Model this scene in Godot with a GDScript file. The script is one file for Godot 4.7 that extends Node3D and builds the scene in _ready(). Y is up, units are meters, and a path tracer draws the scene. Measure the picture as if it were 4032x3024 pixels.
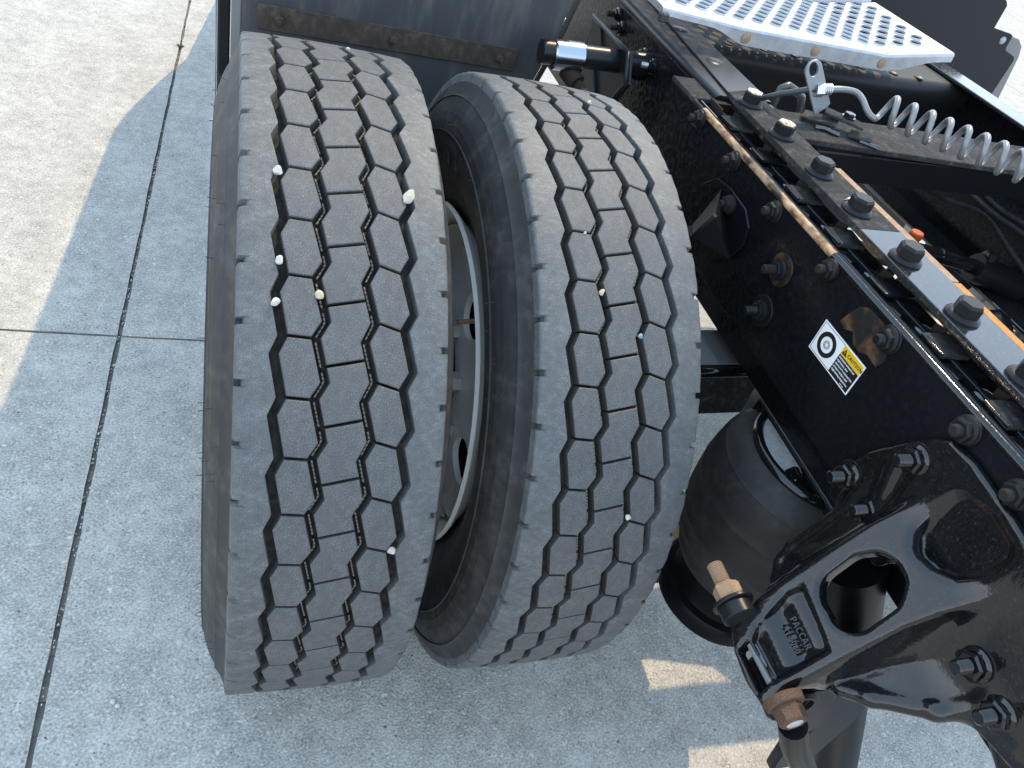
extends Node3D
# Dual drive tyres, frame rail and suspension of a parked heavy tractor, seen from above on a concrete yard.
# x: across the truck, y: up, z: towards the rear of the truck. Metres.

const TYRE_R := 0.5165
const AXLE_Y := 0.50
const TREAD_W := 0.2305
const PITCH := TAU / 49.0

var M := {}
var offs := {}
var rng := RandomNumberGenerator.new()
# the chassis frame leans 1.7 degrees against the axle: its own axes start at the upper outer edge of the left rail
var FR := Transform3D(Basis(Vector3(0, 0, 1), atan(0.03)), Vector3(0.77, 0.99, 0.0))

# ---------------------------------------------------------------- mesh builder
class B:
	var v := PackedVector3Array()
	var n := PackedVector3Array()
	var c := PackedColorArray()
	var col := Color(1, 1, 1)
	func tri(p: Vector3, q: Vector3, r: Vector3, np: Vector3, nq: Vector3, nr: Vector3) -> void:
		var g := (q - p).cross(r - p)
		if g.length_squared() < 1e-18:
			return
		if g.dot(np + nq + nr) > 0.0:
			v.append(p); v.append(r); v.append(q)
			n.append(np); n.append(nr); n.append(nq)
		else:
			v.append(p); v.append(q); v.append(r)
			n.append(np); n.append(nq); n.append(nr)
		c.append(col); c.append(col); c.append(col)
	func ftri(p: Vector3, q: Vector3, r: Vector3, out: Vector3) -> void:
		var g := (q - p).cross(r - p)
		if g.length_squared() < 1e-18:
			return
		g = g.normalized()
		if g.dot(out) < 0.0:
			g = -g
		tri(p, q, r, g, g, g)
	func quad(p: Vector3, q: Vector3, r: Vector3, s: Vector3, out: Vector3) -> void:
		ftri(p, q, r, out)
		ftri(p, r, s, out)
	func nquad(p: Vector3, q: Vector3, r: Vector3, s: Vector3, np: Vector3, nq: Vector3, nr: Vector3, ns: Vector3) -> void:
		tri(p, q, r, np, nq, nr)
		tri(p, r, s, np, nr, ns)
	func box(ctr: Vector3, size: Vector3, bas := Basis(), b := 0.0) -> void:
		var h := size * 0.5
		b = min(b, min(h.x, min(h.y, h.z)) * 0.9)
		var pt := func(sx: float, sy: float, sz: float, k: int) -> Vector3:
			var p := Vector3(sx * (h.x - (0.0 if k == 0 else b)), sy * (h.y - (0.0 if k == 1 else b)), sz * (h.z - (0.0 if k == 2 else b)))
			return ctr + bas * p
		for k in 3:
			for s in [-1.0, 1.0]:
				var ps := []
				for t in [[-1.0, -1.0], [1.0, -1.0], [1.0, 1.0], [-1.0, 1.0]]:
					var e := [0.0, 0.0, 0.0]
					e[k] = s; e[(k + 1) % 3] = t[0]; e[(k + 2) % 3] = t[1]
					ps.append(pt.call(e[0], e[1], e[2], k))
				var o := Vector3.ZERO
				o[k] = s
				quad(ps[0], ps[1], ps[2], ps[3], bas * o)
		if b <= 0.0:
			return
		for k in 3:
			var i := (k + 1) % 3
			var j := (k + 2) % 3
			for si in [-1.0, 1.0]:
				for sj in [-1.0, 1.0]:
					var e1 := [0.0, 0.0, 0.0]
					var e2 := [0.0, 0.0, 0.0]
					e1[i] = si; e1[j] = sj; e1[k] = -1.0
					e2[i] = si; e2[j] = sj; e2[k] = 1.0
					var o := Vector3.ZERO
					o[i] = si; o[j] = sj
					quad(pt.call(e1[0], e1[1], e1[2], i), pt.call(e2[0], e2[1], e2[2], i), pt.call(e2[0], e2[1], e2[2], j), pt.call(e1[0], e1[1], e1[2], j), bas * o)
		for sx in [-1.0, 1.0]:
			for sy in [-1.0, 1.0]:
				for sz in [-1.0, 1.0]:
					ftri(pt.call(sx, sy, sz, 0), pt.call(sx, sy, sz, 1), pt.call(sx, sy, sz, 2), bas * Vector3(sx, sy, sz))
	func axes(d: Vector3) -> Array:
		var a := Vector3.UP if abs(d.y) < 0.9 else Vector3.RIGHT
		var e1 := d.cross(a).normalized()
		return [e1, d.cross(e1).normalized()]
	func cyl(p0: Vector3, p1: Vector3, r0: float, r1: float, seg := 20, bev := 0.0, turn := 0.0, flat := false) -> void:
		# closed cylinder, cone or prism with chamfered rims
		var d := (p1 - p0).normalized()
		var L := (p1 - p0).length()
		var prof := [Vector2(0, 0), Vector2(r0 - bev, 0), Vector2(r0, bev), Vector2(r1, L - bev), Vector2(r1 - bev, L), Vector2(0, L)]
		if bev <= 0.0:
			prof = [Vector2(0, 0), Vector2(r0, 0), Vector2(r1, L), Vector2(0, L)]
		lathe(prof, p0, d, seg, 20.0, 0.0, TAU, turn, flat)
	func lathe(prof: Array, o: Vector3, d: Vector3, seg := 32, sharp := 40.0, a0 := 0.0, a1 := TAU, turn := 0.0, flat := false) -> void:
		# profile of (radius, along), walked so that the outside lies to its right hand when r is right and t is up
		var ax := axes(d)
		var m := prof.size()
		var sn := []
		for i in m - 1:
			var t: Vector2 = prof[i + 1] - prof[i]
			sn.append(Vector2(t.y, -t.x).normalized())
		for i in m - 1:
			if (prof[i + 1] - prof[i]).length() < 1e-7:
				continue
			var na: Vector2 = sn[i]
			var nb: Vector2 = sn[i]
			if i > 0 and sn[i].dot(sn[i - 1]) > cos(deg_to_rad(sharp)):
				na = (sn[i] + sn[i - 1]).normalized()
			if i < m - 2 and sn[i].dot(sn[i + 1]) > cos(deg_to_rad(sharp)):
				nb = (sn[i] + sn[i + 1]).normalized()
			for k in seg:
				var u0 := a0 + (a1 - a0) * k / seg + turn
				var u1 := a0 + (a1 - a0) * (k + 1) / seg + turn
				var r0: Vector3 = ax[0] * cos(u0) + ax[1] * sin(u0)
				var r1: Vector3 = ax[0] * cos(u1) + ax[1] * sin(u1)
				var q0 := r0
				var q1 := r1
				if flat:
					q0 = (r0 + r1).normalized(); q1 = q0
				var A: Vector3 = o + r0 * prof[i].x + d * prof[i].y
				var Bp: Vector3 = o + r1 * prof[i].x + d * prof[i].y
				var C: Vector3 = o + r1 * prof[i + 1].x + d * prof[i + 1].y
				var D: Vector3 = o + r0 * prof[i + 1].x + d * prof[i + 1].y
				nquad(A, Bp, C, D, q0 * na.x + d * na.y, q1 * na.x + d * na.y, q1 * nb.x + d * nb.y, q0 * nb.x + d * nb.y)
	func tube(path: Array, r: float, seg := 10, caps := true) -> void:
		var m := path.size()
		var tg := []
		for i in m:
			var a: Vector3 = path[max(i - 1, 0)]
			var b: Vector3 = path[min(i + 1, m - 1)]
			tg.append((b - a).normalized())
		var e1: Vector3 = axes(tg[0])[0]
		var rings := []
		for i in m:
			e1 = (e1 - tg[i] * e1.dot(tg[i])).normalized()
			var e2: Vector3 = tg[i].cross(e1)
			var ring := []
			for k in seg:
				var a := TAU * k / seg
				ring.append(e1 * cos(a) + e2 * sin(a))
			rings.append(ring)
		for i in m - 1:
			for k in seg:
				var k1 := (k + 1) % seg
				var n0: Vector3 = rings[i][k]
				var n1: Vector3 = rings[i][k1]
				var n2: Vector3 = rings[i + 1][k1]
				var n3: Vector3 = rings[i + 1][k]
				nquad(path[i] + n0 * r, path[i] + n1 * r, path[i + 1] + n2 * r, path[i + 1] + n3 * r, n0, n1, n2, n3)
		if caps:
			for k in seg:
				var k1 := (k + 1) % seg
				ftri(path[0], path[0] + rings[0][k] * r, path[0] + rings[0][k1] * r, -tg[0])
				ftri(path[m - 1], path[m - 1] + rings[m - 1][k] * r, path[m - 1] + rings[m - 1][k1] * r, tg[m - 1])
	static func inset(poly: PackedVector2Array, b: float) -> PackedVector2Array:
		var m := poly.size()
		var area := 0.0
		for i in m:
			area += poly[i].cross(poly[(i + 1) % m])
		var s := 1.0 if area > 0.0 else -1.0
		var out := PackedVector2Array()
		for i in m:
			var d0 := (poly[i] - poly[(i + m - 1) % m]).normalized()
			var d1 := (poly[(i + 1) % m] - poly[i]).normalized()
			var n0 := Vector2(-d0.y, d0.x) * s
			var n1 := Vector2(-d1.y, d1.x) * s
			var k := (n0 + n1)
			var w: float = max(0.3, 1.0 + n0.dot(n1))
			out.append(poly[i] + k * (b / w))
		return out
	func prism(poly: PackedVector2Array, xf: Transform3D, depth: float, bev := 0.0) -> void:
		# polygon in the xy plane of xf, from z = 0 to z = depth, chamfered at both ends
		var m := poly.size()
		var ins := inset(poly, bev) if bev > 0.0 else poly
		var idx := Geometry2D.triangulate_polygon(ins)
		var zax := xf.basis.z * signf(depth)
		for i in range(0, idx.size(), 3):
			var a := ins[idx[i]]
			var b := ins[idx[i + 1]]
			var d := ins[idx[i + 2]]
			ftri(xf * Vector3(a.x, a.y, depth), xf * Vector3(b.x, b.y, depth), xf * Vector3(d.x, d.y, depth), zax)
			ftri(xf * Vector3(a.x, a.y, 0), xf * Vector3(b.x, b.y, 0), xf * Vector3(d.x, d.y, 0), -zax)
		var area := 0.0
		for i in m:
			area += poly[i].cross(poly[(i + 1) % m])
		var sb := bev * signf(depth)
		for i in m:
			var j := (i + 1) % m
			var t := (poly[j] - poly[i]).normalized() * signf(area)
			var o := xf.basis * Vector3(t.y, -t.x, 0)
			quad(xf * Vector3(poly[i].x, poly[i].y, sb), xf * Vector3(poly[j].x, poly[j].y, sb), xf * Vector3(poly[j].x, poly[j].y, depth - sb), xf * Vector3(poly[i].x, poly[i].y, depth - sb), o)
			if bev > 0.0:
				quad(xf * Vector3(poly[i].x, poly[i].y, depth - sb), xf * Vector3(poly[j].x, poly[j].y, depth - sb), xf * Vector3(ins[j].x, ins[j].y, depth), xf * Vector3(ins[i].x, ins[i].y, depth), o + zax)
				quad(xf * Vector3(poly[i].x, poly[i].y, sb), xf * Vector3(poly[j].x, poly[j].y, sb), xf * Vector3(ins[j].x, ins[j].y, 0), xf * Vector3(ins[i].x, ins[i].y, 0), o - zax)
	func ring_plate(outer: PackedVector2Array, inner: PackedVector2Array, xf: Transform3D, depth: float) -> void:
		# plate with one hole: both contours have the same number of points
		var m := outer.size()
		var zax := xf.basis.z * signf(depth)
		var ctr := Vector2.ZERO
		for q in inner:
			ctr += q / m
		for i in m:
			var j := (i + 1) % m
			for z in [0.0, depth]:
				quad(xf * Vector3(outer[i].x, outer[i].y, z), xf * Vector3(outer[j].x, outer[j].y, z), xf * Vector3(inner[j].x, inner[j].y, z), xf * Vector3(inner[i].x, inner[i].y, z), zax if z == depth else -zax)
			var eo := outer[j] - outer[i]
			var no := Vector2(eo.y, -eo.x)
			if no.dot(outer[i] - ctr) < 0.0:
				no = -no
			var ni := -((inner[i] + inner[j]) * 0.5 - ctr)
			quad(xf * Vector3(outer[i].x, outer[i].y, 0), xf * Vector3(outer[j].x, outer[j].y, 0), xf * Vector3(outer[j].x, outer[j].y, depth), xf * Vector3(outer[i].x, outer[i].y, depth), xf.basis * Vector3(no.x, no.y, 0))
			quad(xf * Vector3(inner[i].x, inner[i].y, 0), xf * Vector3(inner[j].x, inner[j].y, 0), xf * Vector3(inner[j].x, inner[j].y, depth), xf * Vector3(inner[i].x, inner[i].y, depth), xf.basis * Vector3(ni.x, ni.y, 0))
	func pebble(ctr: Vector3, r: Vector3, sd: int, bas := Basis()) -> void:
		var rg := RandomNumberGenerator.new()
		rg.seed = sd
		var cuts := []
		for i in 11:
			cuts.append([Vector3(rg.randfn(), rg.randfn(), rg.randfn()).normalized(), rg.randf_range(0.50, 0.86)])
		var pts := []
		for i in 9:
			var row := []
			for j in 14:
				var th := PI * i / 8.0
				var ph := TAU * j / 14.0
				var d := Vector3(sin(th) * cos(ph), cos(th), sin(th) * sin(ph))
				var k := 1.0
				for q in cuts:
					var dd: float = d.dot(q[0])
					if dd > 0.05:
						k = min(k, q[1] / dd)
				row.append(ctr + bas * (d * k * r))
			pts.append(row)
		for i in 8:
			for j in 14:
				var k := (j + 1) % 14
				var mid: Vector3 = (pts[i][j] + pts[i + 1][k]) * 0.5 - ctr
				quad(pts[i][j], pts[i][k], pts[i + 1][k], pts[i + 1][j], mid)
	func mesh(off := Vector3.ZERO, colors := false) -> ArrayMesh:
		var a := []
		a.resize(Mesh.ARRAY_MAX)
		var w := v.duplicate()
		if off != Vector3.ZERO:
			for i in w.size():
				w[i] -= off
		a[Mesh.ARRAY_VERTEX] = w
		a[Mesh.ARRAY_NORMAL] = n
		if colors:
			a[Mesh.ARRAY_COLOR] = c
		var am := ArrayMesh.new()
		am.add_surface_from_arrays(Mesh.PRIMITIVE_TRIANGLES, a)
		return am

# ---------------------------------------------------------------- objects
var taken := {}
func numbered(called: String) -> String:
	if not taken.has(called):
		taken[called] = 0
		return called
	taken[called] += 1
	return "%s_%03d" % [called, taken[called]]

func tag(o: Node, label: String, category: String, group := "") -> void:
	o.set_meta("label", label)
	o.set_meta("category", category)
	if group != "":
		o.set_meta("group", group)

func thing(called: String, label: String, category: String, at := Vector3.ZERO, group := "", frame := false) -> Node3D:
	var o := Node3D.new()
	o.name = numbered(called)
	add_child(o)
	o.transform = FR * Transform3D(Basis(), at) if frame else Transform3D(Basis(), at)
	tag(o, label, category, group)
	offs[o] = at
	return o

func part(called: String, b: B, m: Material, parent: Node, colors := false) -> MeshInstance3D:
	var o := MeshInstance3D.new()
	o.name = called
	var off: Vector3 = offs.get(parent, Vector3.ZERO)
	o.mesh = b.mesh(off, colors)
	o.material_override = m
	parent.add_child(o, true)
	offs[o] = off
	return o

func place(called: String, mesh: Mesh, m: Material, parent: Node, xf: Transform3D) -> MeshInstance3D:
	# a piece that shares its mesh, at xf in the thing's axes (before the thing's own offset)
	var o := MeshInstance3D.new()
	o.name = called
	o.mesh = mesh
	o.material_override = m
	var off: Vector3 = offs.get(parent, Vector3.ZERO)
	o.transform = Transform3D(xf.basis, xf.origin - off)
	parent.add_child(o, true)
	offs[o] = off
	return o

# ---------------------------------------------------------------- textures and materials
func srgb(x: float) -> int:
	x = clampf(x, 0.0, 1.0)
	return int(255.0 * (12.92 * x if x < 0.0031308 else 1.055 * pow(x, 1.0 / 2.4) - 0.055) + 0.5)

func noise_bytes(size: int, freq: float, oct: int, sd: int, type := FastNoiseLite.TYPE_SIMPLEX_SMOOTH) -> PackedByteArray:
	var fn := FastNoiseLite.new()
	fn.seed = sd
	fn.noise_type = type
	fn.frequency = freq
	fn.fractal_octaves = oct
	return fn.get_seamless_image(size, size).get_data()

func tex(size: int, data: PackedByteArray) -> ImageTexture:
	return ImageTexture.create_from_image(Image.create_from_data(size, size, false, Image.FORMAT_RGB8, data))

func ramp_tex(size: int, layers: Array, stops: Array) -> ImageTexture:
	# a weighted sum of noise layers looked up in a ramp of linear colours
	var lut := []
	for i in 256:
		var t := i / 255.0
		var k := 0
		while k < stops.size() - 2 and t > stops[k + 1][0]:
			k += 1
		var f: float = clampf((t - stops[k][0]) / max(1e-5, stops[k + 1][0] - stops[k][0]), 0.0, 1.0)
		var cc: Color = stops[k][1].lerp(stops[k + 1][1], f)
		lut.append([srgb(cc.r), srgb(cc.g), srgb(cc.b)])
	var out := PackedByteArray()
	out.resize(size * size * 3)
	var n := layers.size()
	for i in size * size:
		var s := 0.0
		for k in n:
			s += layers[k][0][i] * layers[k][1]
		var q = lut[int(clampf(s, 0.0, 255.0))]
		out[i * 3] = q[0]; out[i * 3 + 1] = q[1]; out[i * 3 + 2] = q[2]
	return tex(size, out)

func gray_tex(size: int, data: PackedByteArray, lo: float, hi: float, mips := false) -> ImageTexture:
	var out := PackedByteArray()
	out.resize(size * size)
	for i in size * size:
		out[i] = int(clampf(lo + (hi - lo) * data[i] / 255.0, 0.0, 1.0) * 255.0)
	return ImageTexture.create_from_image(Image.create_from_data(size, size, false, Image.FORMAT_L8, out))

func normal_tex(size: int, data: PackedByteArray, k: float) -> ImageTexture:
	var im := Image.create_from_data(size, size, false, Image.FORMAT_L8, data)
	im.convert(Image.FORMAT_RGBA8)
	im.bump_map_to_normal_map(k)
	return ImageTexture.create_from_image(im)

func mat(key: String, lin: Color, rough: float, metal := 0.0, spec := 0.5) -> StandardMaterial3D:
	var m := StandardMaterial3D.new()
	m.albedo_color = lin.linear_to_srgb()
	m.roughness = rough
	m.metallic = metal
	m.metallic_specular = spec
	m.cull_mode = BaseMaterial3D.CULL_DISABLED
	M[key] = m
	return m

func wrapm(m: StandardMaterial3D, metres: float, world := true) -> StandardMaterial3D:
	m.uv1_triplanar = true
	m.uv1_world_triplanar = world
	m.uv1_scale = Vector3.ONE / metres
	return m

func concrete_textures() -> Array:
	var S := 1024
	var rg := RandomNumberGenerator.new()
	rg.seed = 71
	var fine := noise_bytes(S, 0.16, 3, 5)
	var mid := noise_bytes(S, 0.02, 4, 9)
	var broad := noise_bytes(S, 0.004, 3, 13)
	var val := PackedFloat32Array()
	var hgt := PackedByteArray()
	val.resize(S * S * 3)
	hgt.resize(S * S)
	for i in S * S:
		var t := 0.362 + (fine[i] - 127) * 0.0012 + (mid[i] - 127) * 0.0005 + (broad[i] - 127) * 0.0004
		val[i * 3] = t * 1.0
		val[i * 3 + 1] = t * 0.955
		val[i * 3 + 2] = t * 0.87
		hgt[i] = int(clampf(100.0 + (fine[i] - 127) * 0.35 + (mid[i] - 127) * 0.15, 0, 255))
	# exposed aggregate: pale chips, grey and brown stones, dark grains
	for k in 24000:
		var cx := rg.randf() * S
		var cy := rg.randf() * S
		var a := rg.randf_range(1.0, 2.7) * (2.0 if rg.randf() < 0.035 else 1.0)
		var b := a * rg.randf_range(0.35, 0.9)
		var th := rg.randf() * PI
		var kind := rg.randf()
		var cl: Color
		var hh := 150
		if kind < 0.52:
			cl = Color(0.50, 0.484, 0.44) * rg.randf_range(0.88, 1.16)
		elif kind < 0.80:
			cl = Color(0.27, 0.26, 0.24) * rg.randf_range(0.8, 1.15)
			hh = 125
		elif kind < 0.87:
			cl = Color(0.25, 0.19, 0.15) * rg.randf_range(0.75, 1.2)
			hh = 130
		else:
			cl = Color(0.10, 0.098, 0.096) * rg.randf_range(0.6, 1.7)
			hh = 60
			a *= 0.6; b *= 0.75
		var ct := cos(th)
		var sn := sin(th)
		var R := int(a) + 1
		for dy in range(-R, R + 1):
			for dx in range(-R, R + 1):
				var u := (dx * ct + dy * sn) / a
				var w := (-dx * sn + dy * ct) / b
				var q := u * u + w * w
				if q < 1.0:
					var x := (int(cx) + dx + S) % S
					var y := (int(cy) + dy + S) % S
					var i := y * S + x
					var f := 0.85 if q < 0.6 else 0.5
					val[i * 3] = lerp(val[i * 3], cl.r, f)
					val[i * 3 + 1] = lerp(val[i * 3 + 1], cl.g, f)
					val[i * 3 + 2] = lerp(val[i * 3 + 2], cl.b, f)
					hgt[i] = int(lerp(float(hgt[i]), float(hh), f))
	var out := PackedByteArray()
	out.resize(S * S * 3)
	for i in S * S * 3:
		out[i] = srgb(val[i])
	return [tex(S, out), normal_tex(S, hgt, 3.0)]

func make_materials() -> void:
	var ct := concrete_textures()
	var m := mat("concrete", Color(1, 1, 1), 0.92, 0.0, 0.3)
	m.albedo_texture = ct[0]
	m.normal_enabled = true
	m.normal_texture = ct[1]
	m.normal_scale = 0.8
	m.vertex_color_use_as_albedo = true
	wrapm(m, 1.05)
	m = mat("sealant", Color(0.15, 0.14, 0.125), 0.95)
	var S := 512
	var n1 := noise_bytes(S, 0.22, 3, 21)
	var n2 := noise_bytes(S, 0.03, 4, 22)
	var n3 := noise_bytes(S, 0.008, 4, 23)
	var n4 := noise_bytes(S, 0.05, 5, 24)
	# worn rubber of the tread: dusty grey, speckled
	m = mat("tread", Color(1, 1, 1), 0.66, 0.0, 0.45)
	m.albedo_texture = ramp_tex(S, [[n1, 0.74], [n2, 0.16], [n3, 0.10]], [[0.0, Color(0.034, 0.034, 0.036)], [0.38, Color(0.060, 0.061, 0.063)], [0.60, Color(0.094, 0.094, 0.096)], [0.70, Color(0.150, 0.148, 0.144)], [1.0, Color(0.40, 0.39, 0.37)]])
	m.normal_enabled = true
	m.normal_texture = normal_tex(S, n1, 1.2)
	m.normal_scale = 0.5
	wrapm(m, 0.19)
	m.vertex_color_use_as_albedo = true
	m = mat("shoulder", Color(1, 1, 1), 0.62, 0.0, 0.5)
	m.albedo_texture = ramp_tex(S, [[n1, 0.62], [n2, 0.22], [n3, 0.16]], [[0.0, Color(0.040, 0.040, 0.041)], [0.42, Color(0.068, 0.068, 0.069)], [0.57, Color(0.100, 0.098, 0.096)], [0.67, Color(0.155, 0.152, 0.148)], [0.78, Color(0.30, 0.29, 0.28)], [1.0, Color(0.5, 0.48, 0.46)]])
	m.normal_enabled = true
	m.normal_texture = normal_tex(S, n4, 2.0)
	m.normal_scale = 0.5
	wrapm(m, 0.12)
	m.uv1_scale = Vector3(4.6, 8.5, 8.5)
	m.albedo_color = Color(0.96, 0.985, 1.0)
	m = mat("sidewall", Color(1, 1, 1), 0.60, 0.0, 0.35)
	m.albedo_texture = ramp_tex(S, [[n1, 0.2], [n2, 0.4], [n3, 0.4]], [[0.0, Color(0.020, 0.020, 0.022)], [0.5, Color(0.034, 0.034, 0.034)], [0.65, Color(0.062, 0.059, 0.055)], [1.0, Color(0.12, 0.11, 0.10)]])
	wrapm(m, 0.35)
	m = mat("groove", Color(1, 1, 1), 0.85, 0.0, 0.3)
	m.albedo_texture = ramp_tex(S, [[n1, 0.3], [n2, 0.7]], [[0.0, Color(0.010, 0.010, 0.010)], [0.5, Color(0.022, 0.021, 0.019)], [1.0, Color(0.08, 0.07, 0.058)]])
	wrapm(m, 0.2)
	m = mat("dust_rubber", Color(0.20, 0.175, 0.14), 0.9, 0.0, 0.3)
	# black chassis paint, glossy with dust and chips
	var rough_img := gray_tex(S, n2, 0.06, 0.42)
	m = mat("black_paint", Color(1, 1, 1), 1.0, 0.0, 0.35)
	m.albedo_texture = ramp_tex(S, [[n1, 0.45], [n2, 0.25], [n4, 0.3]], [[0.0, Color(0.005, 0.0058, 0.0072)], [0.76, Color(0.007, 0.008, 0.010)], [0.83, Color(0.02, 0.02, 0.02)], [0.90, Color(0.12, 0.11, 0.10)], [1.0, Color(0.3, 0.28, 0.25)]])
	m.roughness_texture = rough_img
	wrapm(m, 0.22)
	m = mat("gloss_black", Color(1, 1, 1), 1.0, 0.0, 0.52)
	m.albedo_texture = ramp_tex(S, [[n1, 0.5], [n4, 0.5]], [[0.0, Color(0.004, 0.0045, 0.005)], [0.66, Color(0.006, 0.006, 0.007)], [0.74, Color(0.03, 0.029, 0.027)], [1.0, Color(0.2, 0.19, 0.17)]])
	m.roughness_texture = gray_tex(S, n2, 0.03, 0.20)
	m.normal_enabled = true
	m.normal_texture = normal_tex(S, n4, 1.6)
	m.normal_scale = 0.22
	wrapm(m, 0.17)
	m = mat("mirror_black", Color(1, 1, 1), 1.0, 0.0, 1.0)
	m.albedo_texture = ramp_tex(S, [[n1, 0.5], [n4, 0.5]], [[0.0, Color(0.010, 0.010, 0.011)], [0.60, Color(0.014, 0.014, 0.015)], [0.72, Color(0.06, 0.058, 0.055)], [1.0, Color(0.25, 0.24, 0.22)]])
	m.roughness_texture = gray_tex(S, n2, 0.05, 0.22)
	wrapm(m, 0.19)
	# black paint under a film of road dust
	m = mat("dusty_black", Color(1, 1, 1), 0.80, 0.0, 0.25)
	m.albedo_texture = ramp_tex(S, [[n1, 0.45], [n2, 0.3], [n3, 0.25]], [[0.0, Color(0.010, 0.010, 0.0105)], [0.45, Color(0.022, 0.022, 0.0225)], [0.60, Color(0.042, 0.0415, 0.041)], [0.75, Color(0.11, 0.105, 0.10)], [1.0, Color(0.28, 0.26, 0.24)]])
	wrapm(m, 0.2)
	m = mat("satin_black", Color(0.009, 0.010, 0.012), 0.33, 0.0, 0.36)
	m = mat("deep_black", Color(0.005, 0.0055, 0.007), 0.34, 0.0, 0.22)
	m = mat("far_panel", Color(0.016, 0.018, 0.021), 0.5, 0.0, 0.3)
	m = mat("rusty_head", Color(1, 1, 1), 0.75, 0.0, 0.4)
	m.albedo_texture = ramp_tex(S, [[n1, 0.3], [n4, 0.7]], [[0.0, Color(0.02, 0.014, 0.010)], [0.45, Color(0.06, 0.036, 0.024)], [0.6, Color(0.13, 0.07, 0.04)], [1.0, Color(0.26, 0.15, 0.08)]])
	wrapm(m, 0.05)
	m = mat("cross_black", Color(0.012, 0.013, 0.015), 0.50, 0.0, 0.35)
	m = mat("bolt_black", Color(0.012, 0.012, 0.013), 0.38, 0.0, 0.30)
	m = mat("lip_rubber", Color(0.055, 0.053, 0.048), 0.32, 0.0, 0.5)
	m = mat("flap", Color(1, 1, 1), 0.52, 0.0, 0.5)
	m.albedo_texture = ramp_tex(S, [[n1, 0.12], [n2, 0.30], [n3, 0.58]], [[0.0, Color(0.030, 0.033, 0.038)], [0.5, Color(0.046, 0.050, 0.056)], [0.66, Color(0.075, 0.074, 0.070)], [1.0, Color(0.12, 0.112, 0.10)]])
	wrapm(m, 0.8)
	m.uv1_scale = Vector3(3.2, 0.55, 1.5)
	m = mat("gray_plastic", Color(0.17, 0.17, 0.17), 0.55)
	m = mat("strap", Color(1, 1, 1), 0.7, 0.0, 0.4)
	m.albedo_texture = ramp_tex(S, [[n1, 0.3], [n2, 0.4], [n3, 0.3]], [[0.0, Color(0.022, 0.017, 0.014)], [0.5, Color(0.050, 0.038, 0.031)], [0.7, Color(0.09, 0.065, 0.05)], [1.0, Color(0.17, 0.12, 0.08)]])
	wrapm(m, 0.3)
	# rust that has eaten through black paint
	m = mat("rust_edge", Color(1, 1, 1), 0.6, 0.0, 0.5)
	m.albedo_texture = ramp_tex(S, [[n3, 0.60], [n2, 0.28], [n1, 0.12]], [[0.0, Color(0.008, 0.008, 0.008)], [0.40, Color(0.012, 0.011, 0.010)], [0.45, Color(0.12, 0.055, 0.02)], [0.52, Color(0.30, 0.16, 0.07)], [0.66, Color(0.44, 0.30, 0.17)], [1.0, Color(0.58, 0.46, 0.30)]])
	wrapm(m, 0.22)
	m.uv1_scale = Vector3(6.0, 6.0, 3.2)
	m = mat("rust_patch", Color(1, 1, 1), 0.75, 0.0, 0.4)
	m.albedo_texture = ramp_tex(S, [[n3, 0.72], [n2, 0.22], [n1, 0.06]], [[0.0, Color(0.006, 0.006, 0.006)], [0.40, Color(0.010, 0.009, 0.008)], [0.46, Color(0.022, 0.013, 0.008)], [0.56, Color(0.042, 0.022, 0.011)], [0.68, Color(0.078, 0.040, 0.019)], [1.0, Color(0.15, 0.085, 0.045)]])
	wrapm(m, 0.19)
	m = mat("rust_tan", Color(1, 1, 1), 0.85, 0.0, 0.3)
	m.albedo_texture = ramp_tex(S, [[n1, 0.3], [n2, 0.4], [n3, 0.3]], [[0.0, Color(0.14, 0.085, 0.05)], [0.5, Color(0.30, 0.20, 0.13)], [1.0, Color(0.48, 0.36, 0.26)]])
	wrapm(m, 0.08)
	m = mat("rust_orange", Color(1, 1, 1), 0.85, 0.0, 0.3)
	m.albedo_texture = ramp_tex(S, [[n1, 0.25], [n2, 0.45], [n3, 0.3]], [[0.0, Color(0.24, 0.085, 0.022)], [0.5, Color(0.42, 0.18, 0.055)], [1.0, Color(0.56, 0.33, 0.15)]])
	wrapm(m, 0.1)
	m = mat("rust_dark", Color(1, 1, 1), 0.8, 0.0, 0.4)
	m.albedo_texture = ramp_tex(S, [[n1, 0.3], [n4, 0.7]], [[0.0, Color(0.006, 0.006, 0.006)], [0.48, Color(0.012, 0.010, 0.009)], [0.62, Color(0.026, 0.016, 0.011)], [1.0, Color(0.08, 0.045, 0.026)]])
	wrapm(m, 0.05)
	# bolt heads: black paint flaked off pale, rusty steel
	m = mat("flaked_bolt", Color(1, 1, 1), 0.42, 0.2, 0.5)
	m.albedo_texture = ramp_tex(S, [[n3, 0.70], [n2, 0.22], [n1, 0.08]], [[0.0, Color(0.016, 0.014, 0.012)], [0.34, Color(0.03, 0.025, 0.02)], [0.40, Color(0.26, 0.19, 0.12)], [0.52, Color(0.46, 0.38, 0.28)], [1.0, Color(0.56, 0.50, 0.42)]])
	wrapm(m, 0.11)
	m = mat("steel", Color(0.52, 0.53, 0.54), 0.42, 0.9)
	m = mat("zinc", Color(0.30, 0.32, 0.34), 0.42, 0.6)
	m = mat("chrome", Color(0.34, 0.37, 0.41), 0.20, 1.0)
	m = mat("aluminium", Color(1, 1, 1), 0.44, 0.75)
	m.albedo_texture = ramp_tex(S, [[n1, 0.3], [n2, 0.4], [n3, 0.3]], [[0.0, Color(0.24, 0.25, 0.27)], [0.5, Color(0.37, 0.385, 0.41)], [1.0, Color(0.50, 0.515, 0.54)]])
	wrapm(m, 0.4)
	m = mat("coil_gray", Color(0.20, 0.20, 0.205), 0.36, 0.35)
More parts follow.
